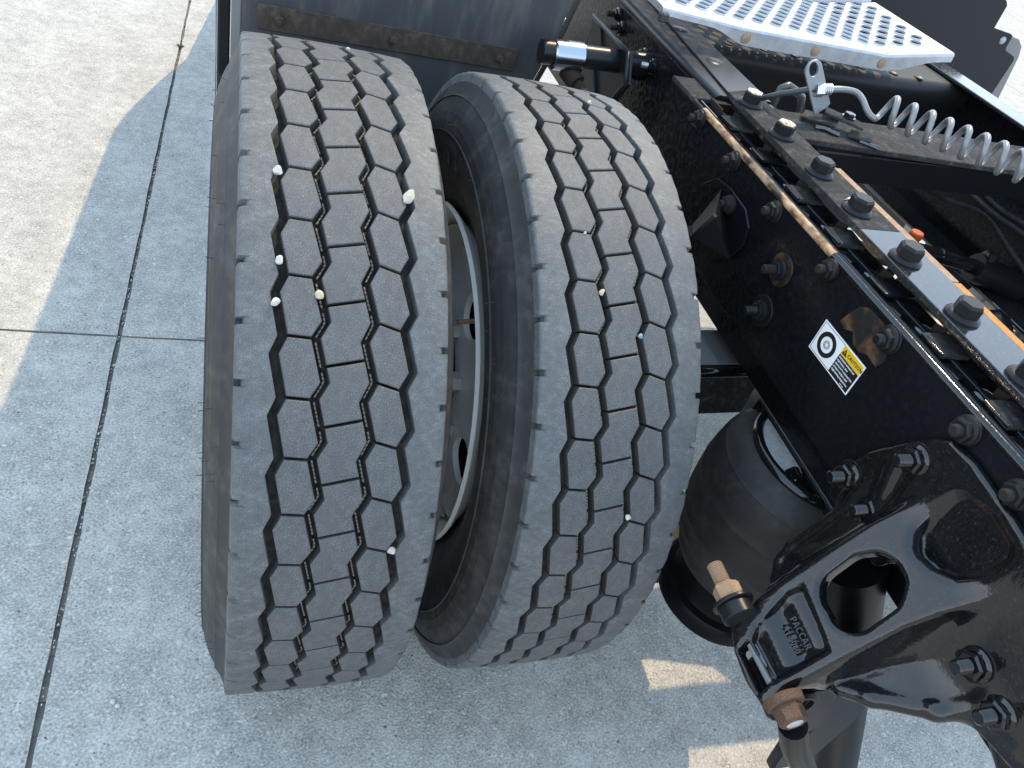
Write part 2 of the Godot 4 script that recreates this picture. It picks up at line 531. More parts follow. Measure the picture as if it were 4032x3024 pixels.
	m = mat("wheel_white", Color(1, 1, 1), 0.42, 0.0, 0.5)
	m.albedo_texture = ramp_tex(S, [[n1, 0.2], [n2, 0.3], [n3, 0.5]], [[0.0, Color(0.66, 0.63, 0.56)], [0.36, Color(0.88, 0.86, 0.81)], [1.0, Color(0.92, 0.91, 0.88)]])
	wrapm(m, 0.3)
	m = mat("bellows", Color(1, 1, 1), 0.62, 0.0, 0.45)
	m.albedo_texture = ramp_tex(S, [[n1, 0.2], [n2, 0.4], [n3, 0.4]], [[0.0, Color(0.013, 0.013, 0.014)], [0.5, Color(0.022, 0.021, 0.021)], [0.68, Color(0.042, 0.038, 0.034)], [1.0, Color(0.08, 0.07, 0.06)]])
	wrapm(m, 0.3)
	m = mat("gray_metal", Color(1, 1, 1), 0.6, 0.0, 0.4)
	m.albedo_texture = ramp_tex(S, [[n1, 0.3], [n2, 0.4], [n3, 0.3]], [[0.0, Color(0.20, 0.20, 0.20)], [0.5, Color(0.42, 0.41, 0.40)], [1.0, Color(0.56, 0.55, 0.53)]])
	wrapm(m, 0.12)
	m = mat("stone", Color(1, 1, 1), 0.9, 0.0, 0.3)
	m.albedo_texture = ramp_tex(S, [[n1, 0.4], [n2, 0.6]], [[0.0, Color(0.26, 0.235, 0.20)], [0.45, Color(0.48, 0.455, 0.41)], [0.7, Color(0.60, 0.58, 0.54)], [1.0, Color(0.72, 0.70, 0.66)]])
	wrapm(m, 0.03)
	m = mat("hose", Color(0.030, 0.032, 0.036), 0.5)
	m = mat("orange_cap", Color(0.55, 0.10, 0.03), 0.55)
	m = mat("decal_white", Color(0.76, 0.76, 0.75), 0.4)
	m = mat("decal_black", Color(0.012, 0.012, 0.014), 0.4)
	m = mat("decal_yellow", Color(0.72, 0.44, 0.015), 0.4)

# ---------------------------------------------------------------- tyres
func tread_r(x: float) -> float:
	var t := (x - TREAD_W * 0.5) / (TREAD_W * 0.5)
	return TYRE_R - 0.0035 * t * t

const ZIG := [[0.0, 0.0385, 0.70, 0.047], [0.73, 0.0815, 1.45, 0.092], [0.77, 0.134, 1.44, 0.1445], [0.55, 0.178, 1.25, 0.1885]]
func zig(k: int, ph: float) -> float:
	var z = ZIG[k]
	var t: float = fposmod(ph - z[0], 1.0)
	var w: float = z[2] - z[0]
	if t < w:
		return lerp(z[1], z[3], t / w)
	return lerp(z[3], z[1], (t - w) / (1.0 - w))

func tp(x: float, r: float, th: float) -> Vector3:
	return Vector3(x, r * sin(th), r * cos(th))

func tread_block_mesh(corners: Array, sd: int) -> ArrayMesh:
	# corners: (x, phase). A proud block with a worn chamfer and slightly drafted walls, axle at the origin
	var rg := RandomNumberGenerator.new()
	rg.seed = sd
	var poly := PackedVector2Array()
	var m := corners.size()
	for i in m:
		var a: Vector2 = corners[i]
		var b: Vector2 = corners[(i + 1) % m]
		poly.append(Vector2(a.x, -a.y * PITCH * TYRE_R))
		if abs(b.y - a.y) > 0.3:
			poly.append(Vector2((a.x + b.x) * 0.5, -(a.y + b.y) * 0.5 * PITCH * TYRE_R))
	var ch := 0.0011
	var top := B.inset(poly, ch)
	var bot := B.inset(poly, -0.0009)
	var b := B.new()
	var P := func(q: Vector2, dr: float) -> Vector3:
		return tp(q.x, tread_r(q.x) + dr, q.y / TYRE_R)
	var N := func(q: Vector2) -> Vector3:
		return tp(0.0, 1.0, q.y / TYRE_R)
	var idx := Geometry2D.triangulate_polygon(top)
	for i in range(0, idx.size(), 3):
		var q0 := top[idx[i]]
		var q1 := top[idx[i + 1]]
		var q2 := top[idx[i + 2]]
		b.tri(P.call(q0, 0.0), P.call(q1, 0.0), P.call(q2, 0.0), N.call(q0), N.call(q1), N.call(q2))
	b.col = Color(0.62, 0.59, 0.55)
	var k := poly.size()
	var ctr := Vector2.ZERO
	for q in poly:
		ctr += q / k
	for i in k:
		var j := (i + 1) % k
		var e := poly[j] - poly[i]
		var o2 := Vector2(e.y, -e.x).normalized()
		if o2.dot((poly[i] + poly[j]) * 0.5 - ctr) < 0.0:
			o2 = -o2
		var tn: Vector3 = N.call(poly[i])
		var side := Vector3(o2.x, 0, 0) + Vector3(0, tn.z, -tn.y) * o2.y
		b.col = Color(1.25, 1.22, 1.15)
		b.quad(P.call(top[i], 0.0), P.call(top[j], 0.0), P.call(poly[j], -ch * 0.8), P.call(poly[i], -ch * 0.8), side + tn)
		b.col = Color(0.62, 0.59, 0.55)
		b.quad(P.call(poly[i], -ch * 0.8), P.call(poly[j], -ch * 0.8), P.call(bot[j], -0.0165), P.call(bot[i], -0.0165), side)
	return b.mesh(Vector3.ZERO, true)

func shoulder_rib(b: B, left: bool, th0: float) -> void:
	# the solid rib outside the outer zigzag groove, with a small notch in its outer edge at every pitch
	var hw := 0.0055
	var phs := [0.0, 0.14, 0.28, 0.42, 0.425, 0.545, 0.55, 0.625, 0.70, 0.80, 0.90] if left else [0.0, 0.125, 0.25, 0.35, 0.45, 0.55, 0.66, 0.78, 0.785, 0.905, 0.91]
	var nlo := 0.424 if left else 0.784
	var nhi := 0.546 if left else 0.906
	var rows := []
	for k in 50:
		for q in phs:
			if k == 49 and q > 0.0:
				break
			var ph: float = k + q
			var th := th0 - ph * PITCH
			var notch: bool = q > nlo and q < nhi
			var xi := zig(0, ph) - hw if left else zig(3, ph) + hw
			var s := 1.0 if left else -1.0
			var xe := 0.0 if left else TREAD_W
			var wob := 0.0004 * sin(ph * 5.1) + 0.0005 * sin(ph * 13.7)
			var d := 0.007 if notch else 0.0
			var row := []
			row.append([tp(xi + s * 0.0009, tread_r(xi) - 0.0165, th), tp(s, 0.15, th)])
			row.append([tp(xi, tread_r(xi) - 0.001, th), tp(s, 0.15, th)])
			row.append([tp(xi, tread_r(xi) - 0.001, th), tp(s * 0.5, 0.8, th)])
			row.append([tp(xi - s * 0.001, tread_r(xi), th), tp(0.0, 1.0, th)])
			row.append([tp(xe + s * (0.014 + d * 0.3), tread_r(xe + s * 0.014), th), tp(-s * 0.04, 1.0, th)])
			row.append([tp(xe + s * (0.0045 + d), tread_r(xe) - 0.0004 + wob, th), tp(-s * 0.15, 1.0, th)])
			row.append([tp(xe + s * (0.0015 + d), tread_r(xe) - 0.0022 + wob, th), tp(-s * 0.75, 0.65, th)])
			row.append([tp(xe + s * (0.0005 + d), tread_r(xe) - 0.0055, th), tp(-s, 0.12, th)])
			row.append([tp(xe - s * (0.001 - d), tread_r(xe) - 0.017, th), tp(-s, 0.12, th)])
			row.append([tp(xe - s * 0.003, tread_r(xe) - 0.026, th), tp(-s, 0.12, th)])
			rows.append(row)
	for i in rows.size() - 1:
		for j in 9:
			if j == 1:
				continue
			var a = rows[i][j]
			var c = rows[i][j + 1]
			var d = rows[i + 1][j + 1]
			var e = rows[i + 1][j]
			b.nquad(a[0], c[0], d[0], e[0], a[1].normalized(), c[1].normalized(), d[1].normalized(), e[1].normalized())

func make_wheel(x0: float, th0: float, label: String, disc_x: float) -> Node3D:
	var w := thing("truck_wheel", label, "wheel", Vector3(x0 + TREAD_W * 0.5, 0.0, 0.0), "pair of dual truck wheels")
	var O := Transform3D(Basis(), Vector3(x0, AXLE_Y, 0))
	# carcass: groove floor, sidewalls with moulded rings, beads
	var half := [Vector2(0.4992, 0.030), Vector2(0.4992, 0.006), Vector2(0.4985, -0.0005), Vector2(0.490, -0.0035), Vector2(0.482, -0.0075), Vector2(0.4765, -0.0115), Vector2(0.4750, -0.0135), Vector2(0.4735, -0.0115), Vector2(0.4700, -0.0125), Vector2(0.4620, -0.0172), Vector2(0.4560, -0.0200), Vector2(0.4505, -0.0222), Vector2(0.4493, -0.0229), Vector2(0.4480, -0.0231), Vector2(0.4420, -0.0252), Vector2(0.4362, -0.0270), Vector2(0.4350, -0.0276), Vector2(0.4336, -0.0275), Vector2(0.4280, -0.0288), Vector2(0.4215, -0.0294), Vector2(0.4200, -0.0316), Vector2(0.4180, -0.0293), Vector2(0.405, -0.0288), Vector2(0.385, -0.0262), Vector2(0.360, -0.0180), Vector2(0.340, -0.0085), Vector2(0.3385, -0.0092), Vector2(0.3365, -0.0075), Vector2(0.322, 0.001), Vector2(0.310, 0.006), Vector2(0.303, 0.010), Vector2(0.296, 0.012)]
	var prof := []
	for q in half:
		prof.append(q)
	prof.reverse()
	var full := []
	for q in prof:
		full.append(Vector2(q.x, q.y))
	for q in half:
		full.append(Vector2(q.x, TREAD_W - q.y))
	var b := B.new()
	b.lathe(full, Vector3(x0, AXLE_Y, 0), Vector3(1, 0, 0), 120, 50.0)
	part("tyre_carcass", b, M.sidewall, w)
	b = B.new()
	b.lathe([Vector2(0.4994, 0.024), Vector2(0.4994, TREAD_W - 0.024)], Vector3(x0, AXLE_Y, 0), Vector3(1, 0, 0), 160)
	part("groove_floor", b, M.groove, w)
	for left in [true, false]:
		b = B.new()
		shoulder_rib(b, left, th0)
		for i in b.v.size():
			b.v[i] = O * b.v[i]
		part("shoulder_rib", b, M.shoulder, w)
	# tread blocks: three rows of hexagons and zigzag bricks
	var hw := 0.0052
	var sw := 0.026
	var g := func(k: int, ph: float, s: float) -> Vector2:
		return Vector2(zig(k, ph) + s * hw, ph)
	var rowL := [Vector2(0.047 + hw, -0.30 + sw), Vector2(0.0385 + hw, 0.0), Vector2(0.047 + hw, 0.70 - sw), Vector2(0.0815 - hw, 0.73 - sw), Vector2(0.092 - hw, 0.45), Vector2(0.0815 - hw, -0.27 + sw)]
	var rowM := [g.call(1, 0.184 + sw, 1.0), Vector2(0.092 + hw, 0.45), Vector2(0.0815 + hw, 0.73), g.call(1, 1.184 - sw, 1.0), g.call(2, 1.065 - sw, -1.0), Vector2(0.134 - hw, 0.77), Vector2(0.1445 - hw, 0.44), g.call(2, 0.065 + sw, -1.0)]
	var rowR := [Vector2(0.1445 + hw, 0.44 + sw), Vector2(0.134 + hw, 0.77), Vector2(0.1445 + hw, 1.44 - sw), Vector2(0.178 - hw, 1.55 - sw), Vector2(0.1885 - hw, 1.25), Vector2(0.178 - hw, 0.55 + sw)]
	var sd := 0
	for rw in [rowL, rowM, rowR]:
		sd += 1
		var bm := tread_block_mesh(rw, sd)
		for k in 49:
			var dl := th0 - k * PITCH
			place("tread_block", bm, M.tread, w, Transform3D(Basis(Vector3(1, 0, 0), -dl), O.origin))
	# thin stone-ejector ribs on the floor of the two inner grooves
	for k in [1, 2]:
		b = B.new()
		for i in 49 * 14:
			if i % 7 == 3:
				continue
			var p0 := i / 14.0
			var p1 := (i + 0.8) / 14.0
			var pa := [p0, p1]
			var q := []
			for ph in pa:
				var th: float = th0 - ph * PITCH
				var xx := zig(k, ph) - 0.0004
				q.append([O * tp(xx - 0.0012, 0.4995, th), O * tp(xx - 0.0009, 0.5055, th), O * tp(xx + 0.0009, 0.5055, th), O * tp(xx + 0.0012, 0.4995, th), tp(0, 1, th)])
			b.quad(q[0][1], q[0][2], q[1][2], q[1][1], q[0][4])
			b.quad(q[0][0], q[0][1], q[1][1], q[1][0], Vector3(-1, 0, 0))
			b.quad(q[0][2], q[0][3], q[1][3], q[1][2], Vector3(1, 0, 0))
		part("stone_ejector", b, M.dust_rubber, w)
	# moulding hairs left on the sidewalls
	rng.seed = int(x0 * 1000) + 7
	b = B.new()
	for i in 34:
		var th := rng.randf_range(-0.6, 2.3)
		var r: float = [0.4755, 0.4630, 0.4490, 0.4350, 0.42][rng.randi() % 5]
		var xx: float = {0.4755: -0.0135, 0.4630: -0.0175, 0.4490: -0.0238, 0.4350: -0.0282, 0.42: -0.0308}[r]
		var p := O * tp(xx, r, th)
		var L := rng.randf_range(0.004, 0.010)
		b.tube([p, p + tp(-0.8, rng.randf_range(-0.3, 0.6), th + rng.randf_range(-0.3, 0.3)).normalized() * L], 0.00045, 5)
	part("rubber_hair", b, M.sidewall, w).set_meta("kind", "stuff")
	# steel wheel
	rim(w, x0, disc_x)
	return w

func rim(w: Node3D, x0: float, dx: float) -> void:
	var c := Vector3(0, AXLE_Y, 0)
	var b := B.new()
	var lo := x0 + 0.0
	var hi := x0 + TREAD_W
	# barrel with a flange at either side
	b.lathe([Vector2(0.296, lo + 0.004), Vector2(0.305, lo - 0.006), Vector2(0.302, lo - 0.012), Vector2(0.296, lo - 0.008), Vector2(0.286, lo + 0.006), Vector2(0.276, lo + 0.02), Vector2(0.262, lo + 0.06), Vector2(0.262, hi - 0.06), Vector2(0.276, hi - 0.02), Vector2(0.286, hi - 0.006), Vector2(0.296, hi + 0.008), Vector2(0.302, hi + 0.012), Vector2(0.305, hi + 0.006), Vector2(0.296, hi - 0.004)], c, Vector3(1, 0, 0), 96, 50.0)
	part("rim_barrel", b, M.wheel_white, w)
	# disc with five round hand holes
	b = B.new()
	var ns := 30
	for k in 5:
		var mid := deg_to_rad(69.0 + 72.0 * k)
		var hc := Vector2(0.207 * cos(mid), 0.207 * sin(mid))
		var outer := []
		var inner := []
		for i in ns:
			var a := TAU * i / ns + mid
			var d := Vector2(cos(a), sin(a))
			inner.append(hc + d * 0.041)
			# walk out to the border of the 72 degree sector
			var t := 0.0
			while t < 0.3:
				t += 0.0015
				var p: Vector2 = hc + d * t
				var r := p.length()
				if r > 0.266 or r < 0.12 or abs(wrapf(p.angle() - mid, -PI, PI)) > PI / 5.0:
					break
			outer.append(hc + d * t)
		for i in ns:
			var j := (i + 1) % ns
			var f := func(p: Vector2, back: float) -> Vector3:
				var r: float = p.length()
				return Vector3(dx + back - 0.10 * max(0.0, 0.20 - r) + 0.25 * max(0.0, r - 0.235), AXLE_Y + p.y, p.x)
			b.quad(f.call(outer[i], 0.0), f.call(outer[j], 0.0), f.call(inner[j], 0.0), f.call(inner[i], 0.0), Vector3(-1, 0, 0))
			b.quad(f.call(outer[i], 0.010), f.call(outer[j], 0.010), f.call(inner[j], 0.010), f.call(inner[i], 0.010), Vector3(1, 0, 0))
			var o2: Vector2 = hc - inner[i]
			b.quad(f.call(inner[i], 0.0), f.call(inner[j], 0.0), f.call(inner[j], 0.010), f.call(inner[i], 0.010), Vector3(0, o2.y, o2.x))
	var disc := part("wheel_disc", b, M.wheel_white, w)
	b = B.new()
	b.cyl(Vector3(dx - 0.03, AXLE_Y, 0), Vector3(dx + 0.03, AXLE_Y, 0), 0.122, 0.122, 40, 0.004)
	part("hub", b, M.satin_black, w)
	for k in 10:
		b = B.new()
		var a := TAU * k / 10.0
		var p := Vector3(dx - 0.005, AXLE_Y + 0.143 * sin(a), 0.143 * cos(a))
		b.cyl(p, p - Vector3(0.024, 0, 0), 0.018, 0.018, 6, 0.002, 0.0, true)
		part("wheel_nut", b, M.steel, disc)
	b = B.new()
	b.lathe([Vector2(0.0, dx + 0.030), Vector2(0.196, dx + 0.030), Vector2(0.205, dx + 0.040), Vector2(0.205, x0 + TREAD_W + 0.02), Vector2(0.0, x0 + TREAD_W + 0.02)], Vector3(0, AXLE_Y, 0), Vector3(1, 0, 0), 56, 30.0)
	b.lathe([Vector2(0.200, dx + 0.045), Vector2(0.260, dx + 0.050)], Vector3(0, AXLE_Y, 0), Vector3(1, 0, 0), 56, 30.0)
	part("brake_drum", b, M.deep_black, w)
	b = B.new()
	var sm := deg_to_rad(66.0)
	var sp := Vector3(dx, AXLE_Y + 0.212 * sin(sm), 0.212 * cos(sm))
	b.tube([sp + Vector3(0.045, 0.02, 0.0), sp + Vector3(0.01, 0.0, 0.0), sp + Vector3(-0.028, -0.004, 0.002)], 0.0042, 10)
	part("valve_stem", b, M.rust_tan, w)

func tyre_stone(x: float, deg: float, r: float, sd: int, label: String, elong := 1.0, sink := 0.5, tint := Color(1, 1, 1)) -> void:
	var th := deg_to_rad(deg)
	var p := Vector3(0, AXLE_Y, 0) + tp(x, TYRE_R - 0.001 + r * (sink - 0.22), th)
	var o := thing("pebble", label, "stone", p, "white stones stuck in the tyre treads")
	var b := B.new()
	b.pebble(p, Vector3(r * 0.95, r * 0.9, r * elong), sd, Basis(Vector3(1, 0, 0), -th + PI / 2.0) * Basis(Vector3(0, 1, 0), sd * 0.7))
	var m: StandardMaterial3D = M.stone.duplicate()
	m.albedo_color = tint
	part("stone", b, m, o)

# ---------------------------------------------------------------- fasteners
func stud(parent: Node, p: Vector3, d: Vector3, r: float, len: float, washer_r: float, m_stud: Material, m_nut: Material, m_washer: Material, turn := 0.3, called := "stud") -> void:
	# washer and hex nut on the plate, threaded end standing out
	var b := B.new()
	var pr := [Vector2(0, 0), Vector2(r, 0)]
	var t := 0.0
	while t < len - 0.004:
		pr.append(Vector2(r, t)); pr.append(Vector2(r * 0.84, t + 0.0012)); pr.append(Vector2(r, t + 0.0024))
		t += 0.0026
	pr.append(Vector2(r, len - 0.002)); pr.append(Vector2(r * 0.75, len)); pr.append(Vector2(0, len))
	b.lathe(pr, p, d, 14, 25.0)
	var s := part(called, b, m_stud, parent)
	b = B.new()
	b.cyl(p, p + d * 0.0035, washer_r, washer_r, 26, 0.0008)
	part("washer", b, m_washer, s)
	b = B.new()
	var h := r * 1.6
	b.lathe([Vector2(0, 0.0035), Vector2(r * 1.95, 0.0035), Vector2(r * 1.95, 0.0035 + h * 0.86), Vector2(r * 1.6, 0.0035 + h), Vector2(0, 0.0035 + h)], p, d, 6, 5.0, 0.0, TAU, turn, true)
	b.lathe([Vector2(r * 2.3, 0.0036), Vector2(r * 2.3, 0.0062), Vector2(r * 1.8, 0.0085)], p, d, 24, 20.0)
	part("nut", b, m_nut, s)

func hex_bolt(parent: Node, p: Vector3, r: float, turn: float, m_head: Material, m_washer: Material, m_top: Material = null) -> void:
	# flanged hexagon head standing on a plate
	var d := Vector3(0, 1, 0)
	var b := B.new()
	var h := r * 1.15
	b.lathe([Vector2(r * 1.02, 0.004), Vector2(r * 1.02, 0.004 + h * 0.80), Vector2(r * 0.86, 0.004 + h), Vector2(r * 0.80, 0.004 + h * 1.0), Vector2(0, 0.004 + h * 1.0)], p, d, 6, 5.0, 0.0, TAU, turn, true)
	var s := part("bolt_head", b, m_head, parent)
	b = B.new()
	b.lathe([Vector2(0, 0), Vector2(r * 1.34, 0), Vector2(r * 1.36, 0.0025), Vector2(r * 1.25, 0.005), Vector2(r * 0.95, 0.0075), Vector2(0, 0.0078)], p, d, 30, 40.0)
	part("bolt_flange", b, m_washer, s)
	if m_top:
		b = B.new()
		b.lathe([Vector2(r * 0.93, 0.004 + h * 0.90), Vector2(r * 0.875, 0.004 + h * 1.005), Vector2(r * 0.80, 0.0043 + h), Vector2(0, 0.0043 + h)], p, d, 6, 5.0, 0.0, TAU, turn, true)
		part("bare_top", b, m_top, s)

# ---------------------------------------------------------------- cast hanger bracket (distance field)
const PIN := Vector2(0.62, 0.65)
const DS := Vector2(0.506, 0.862)
const DN := Vector2(-0.862, 0.506)
func bw(s: float, z: float, n: float) -> Vector3:
	return Vector3(PIN.x + DS.x * s + DN.x * n, PIN.y + DS.y * s + DN.y * n, z)

func poly_sd(p: Vector2, poly: PackedVector2Array) -> float:
	var d := 1e9
	var s := 1.0
	var m := poly.size()
	var j := m - 1
	for i in m:
		var a := poly[i]
		var e := poly[j] - a
		var w := p - a
		var q := w - e * clampf(w.dot(e) / e.dot(e), 0.0, 1.0)
		d = min(d, q.length_squared())
		var c1 := p.y >= a.y
		var c2 := p.y < poly[j].y
		var c3 := e.x * w.y > e.y * w.x
		if (c1 and c2 and c3) or (not c1 and not c2 and not c3):
			s = -s
		j = i
	return s * sqrt(d)

static func smin(a: float, b: float, k: float) -> float:
	var h: float = max(k - abs(a - b), 0.0) / k
	return min(a, b) - h * h * k * 0.25

static func smax(a: float, b: float, k: float) -> float:
	return -smin(-a, -b, k)

static func seg_sd(p: Vector3, a: Vector3, b: Vector3, r: float) -> float:
	var e := b - a
	return (p - a - e * clampf((p - a).dot(e) / e.dot(e), 0.0, 1.0)).length() - r

static func tri_sd(p: Vector3, a: Vector3, b: Vector3, c: Vector3) -> float:
	var ba := b - a
	var pa := p - a
	var cb := c - b
	var pb := p - b
	var ac := a - c
	var pc := p - c
	var nor := ba.cross(ac)
	if sign(ba.cross(nor).dot(pa)) + sign(cb.cross(nor).dot(pb)) + sign(ac.cross(nor).dot(pc)) < 2.0:
		return sqrt(min(min((ba * clampf(ba.dot(pa) / ba.dot(ba), 0.0, 1.0) - pa).length_squared(), (cb * clampf(cb.dot(pb) / cb.dot(cb), 0.0, 1.0) - pb).length_squared()), (ac * clampf(ac.dot(pc) / ac.dot(ac), 0.0, 1.0) - pc).length_squared()))
	return abs(nor.dot(pa)) / nor.length()

var k_outer := PackedVector2Array([Vector2(-0.021, 0.612), Vector2(0.034, 0.596), Vector2(0.09, 0.591), Vector2(0.2, 0.589), Vector2(0.30, 0.600), Vector2(0.32, 0.68), Vector2(0.29, 0.734), Vector2(0.25, 0.726), Vector2(0.202, 0.714), Vector2(0.162, 0.709), Vector2(0.083, 0.708), Vector2(0.011, 0.708), Vector2(-0.027, 0.719), Vector2(-0.034, 0.677), Vector2(-0.031, 0.640)])
var k_win := PackedVector2Array([Vector2(0.100, 0.640), Vector2(0.112, 0.618), Vector2(0.161, 0.613), Vector2(0.188, 0.624), Vector2(0.199, 0.645), Vector2(0.197, 0.667), Vector2(0.173, 0.688), Vector2(0.123, 0.692), Vector2(0.104, 0.684)])
var k_pocket := PackedVector2Array([Vector2(0.224, 0.644), Vector2(0.238, 0.626), Vector2(0.262, 0.621), Vector2(0.30, 0.624), Vector2(0.31, 0.66), Vector2(0.305, 0.702), Vector2(0.268, 0.702), Vector2(0.242, 0.689), Vector2(0.229, 0.669)])
var k_tray := PackedVector2Array([Vector2(-0.002, 0.640), Vector2(0.014, 0.627), Vector2(0.066, 0.611), Vector2(0.086, 0.613), Vector2(0.084, 0.640), Vector2(0.077, 0.692), Vector2(0.031, 0.693), Vector2(0.000, 0.692)])
var k_slit := PackedVector2Array([Vector2(-0.0245, 0.642), Vector2(-0.0075, 0.638), Vector2(-0.004, 0.692), Vector2(-0.024, 0.698)])
var k_pad := PackedVector2Array([Vector2(0.485, 0.790), Vector2(0.505, 0.854), Vector2(0.532, 0.902), Vector2(0.556, 0.937), Vector2(0.573, 0.951), Vector2(0.609, 0.954), Vector2(0.672, 0.948), Vector2(0.75, 0.935), Vector2(0.86, 0.905), Vector2(0.885, 0.77), Vector2(0.82, 0.755), Vector2(0.6, 0.755), Vector2(0.5, 0.76)])
var k_sheets := []
var k_rods := []

func round_windows() -> void:
	k_win = B.inset(k_win, 0.027)
	k_pocket = B.inset(k_pocket, 0.014)

func bracket_sd(P: Vector3) -> float:
	var r := Vector2(P.x, P.y) - PIN
	var s := r.dot(DS)
	var n := r.dot(DN)
	var q := Vector2(s, P.z)
	var L := Vector3(s, P.z, n)
	# ladder-shaped face
	var d2 := poly_sd(q, k_outer)
	var d := smax(d2 + 0.0075, abs(n + 0.014) - 0.0065, 0.009) - 0.0075
	# recesses and windows
	d = smax(d, -(smax(poly_sd(q, k_tray), -(n + 0.017), 0.006)), 0.008)
	# barrel around the pin and the rolled web behind the tray
	var bar := smax(Vector2(s - 0.020, n + 0.030).length() - 0.021, abs(P.z - 0.655) - 0.052, 0.006)
	d = smin(d, bar, 0.008)
	var bar2 := smax(Vector2(s - 0.066, n + 0.034).length() - 0.020, abs(P.z - 0.655) - 0.052, 0.006)
	d = smin(d, bar2, 0.006)
	# side walls and flange edges
	var w := 1e9
	for t in k_sheets:
		w = min(w, tri_sd(L, t[0], t[1], t[2]))
	d = smin(d, w - 0.0055, 0.016)
	for t in k_rods:
		d = smin(d, seg_sd(L, t[0], t[1], t[2]), 0.010)
	d = smax(d, -smax(poly_sd(q, k_slit), -(n + 0.05), 0.004), 0.006)
	# flange that lies on the rail
	var pad := smax(poly_sd(Vector2(P.z, P.y), k_pad) + 0.003, abs(P.x - 0.7635) - 0.0035, 0.006) - 0.003
	d = smin(d, pad, 0.022)
	d = smax(d, -(poly_sd(q, k_win) - 0.027), 0.008)
	d = smax(d, -smax(poly_sd(q, k_pocket) - 0.014, P.x - 0.7585, 0.008), 0.014)
	return smax(d, P.x - 0.7695, 0.002)

func surface_nets(lo: Vector3, hi: Vector3, cell: float, b: B) -> void:
	var nx := int((hi.x - lo.x) / cell) + 1
	var ny := int((hi.y - lo.y) / cell) + 1
	var nz := int((hi.z - lo.z) / cell) + 1
	var F := PackedFloat32Array()
	F.resize(nx * ny * nz)
	F.fill(1.0)
	# coarse pass decides which blocks of 5 cells come near the surface
	var K := 5
	for cz in range(0, nz, K):
		for cy in range(0, ny, K):
			for cx in range(0, nx, K):
				var c := lo + Vector3(cx + K * 0.5, cy + K * 0.5, cz + K * 0.5) * cell
				var dc := bracket_sd(c)
				if abs(dc) > cell * K * 1.0 + 0.004:
					if dc < 0.0:
						for z in range(cz, min(cz + K, nz)):
							for y in range(cy, min(cy + K, ny)):
								for x in range(cx, min(cx + K, nx)):
									F[(z * ny + y) * nx + x] = -1.0
					continue
				for z in range(cz, min(cz + K, nz)):
					for y in range(cy, min(cy + K, ny)):
						for x in range(cx, min(cx + K, nx)):
							F[(z * ny + y) * nx + x] = bracket_sd(lo + Vector3(x, y, z) * cell)
	var vid := {}
	var pts := []
	var nor := []
	for z in nz - 1:
		for y in ny - 1:
			for x in nx - 1:
				var i := (z * ny + y) * nx + x
				var cs := [F[i], F[i + 1], F[i + nx], F[i + nx + 1], F[i + nx * ny], F[i + nx * ny + 1], F[i + nx * ny + nx], F[i + nx * ny + nx + 1]]
				var neg := 0
				for q in cs:
					if q < 0.0:
						neg += 1
				if neg == 0 or neg == 8:
					continue
				var acc := Vector3.ZERO
				var cnt := 0
				for e in [[0, 1], [2, 3], [4, 5], [6, 7], [0, 2], [1, 3], [4, 6], [5, 7], [0, 4], [1, 5], [2, 6], [3, 7]]:
					var fa: float = cs[e[0]]
					var fb: float = cs[e[1]]
					if (fa < 0.0) != (fb < 0.0):
						var t := fa / (fa - fb)
						var pa := Vector3(e[0] & 1, (e[0] >> 1) & 1, e[0] >> 2)
						var pb := Vector3(e[1] & 1, (e[1] >> 1) & 1, e[1] >> 2)
						acc += pa.lerp(pb, t)
						cnt += 1
				vid[i] = pts.size()
				var P := lo + (Vector3(x, y, z) + acc / cnt) * cell
				var h := 0.0012
				var g := Vector3(bracket_sd(P + Vector3(h, 0, 0)) - bracket_sd(P - Vector3(h, 0, 0)), bracket_sd(P + Vector3(0, h, 0)) - bracket_sd(P - Vector3(0, h, 0)), bracket_sd(P + Vector3(0, 0, h)) - bracket_sd(P - Vector3(0, 0, h)))
				pts.append(P)
				nor.append(g.normalized())
	for z in range(1, nz - 1):
		for y in range(1, ny - 1):
			for x in range(1, nx - 1):
				var i := (z * ny + y) * nx + x
				for ax in 3:
					var st: int = [1, nx, nx * ny][ax]
					if (F[i] < 0.0) == (F[i + st] < 0.0):
						continue
					var s1: int = [nx, nx * ny, 1][ax]
					var s2: int = [nx * ny, 1, nx][ax]
					var q := [i, i - s1, i - s1 - s2, i - s2]
					if not (vid.has(q[0]) and vid.has(q[1]) and vid.has(q[2]) and vid.has(q[3])):
						continue
					var a: int = vid[q[0]]
					var c: int = vid[q[1]]
					var d: int = vid[q[2]]
					var e: int = vid[q[3]]
					b.nquad(pts[a], pts[c], pts[d], pts[e], nor[a], nor[c], nor[d], nor[e])

# ---------------------------------------------------------------- text
func text_mesh(s: String, px: float, depth: float, font: Font) -> TextMesh:
	var t := TextMesh.new()
	t.text = s
	t.font = font
	t.font_size = 64 if px >= 0.0001 else int(round(64.0 * px / 0.0001))
	t.pixel_size = max(px, 0.0001)
	t.depth = depth
	t.curve_step = 2.0
	return t

func add_text(called: String, t: TextMesh, m: Material, parent: Node, xf: Transform3D) -> MeshInstance3D:
	return place(called, t, m, parent, xf)

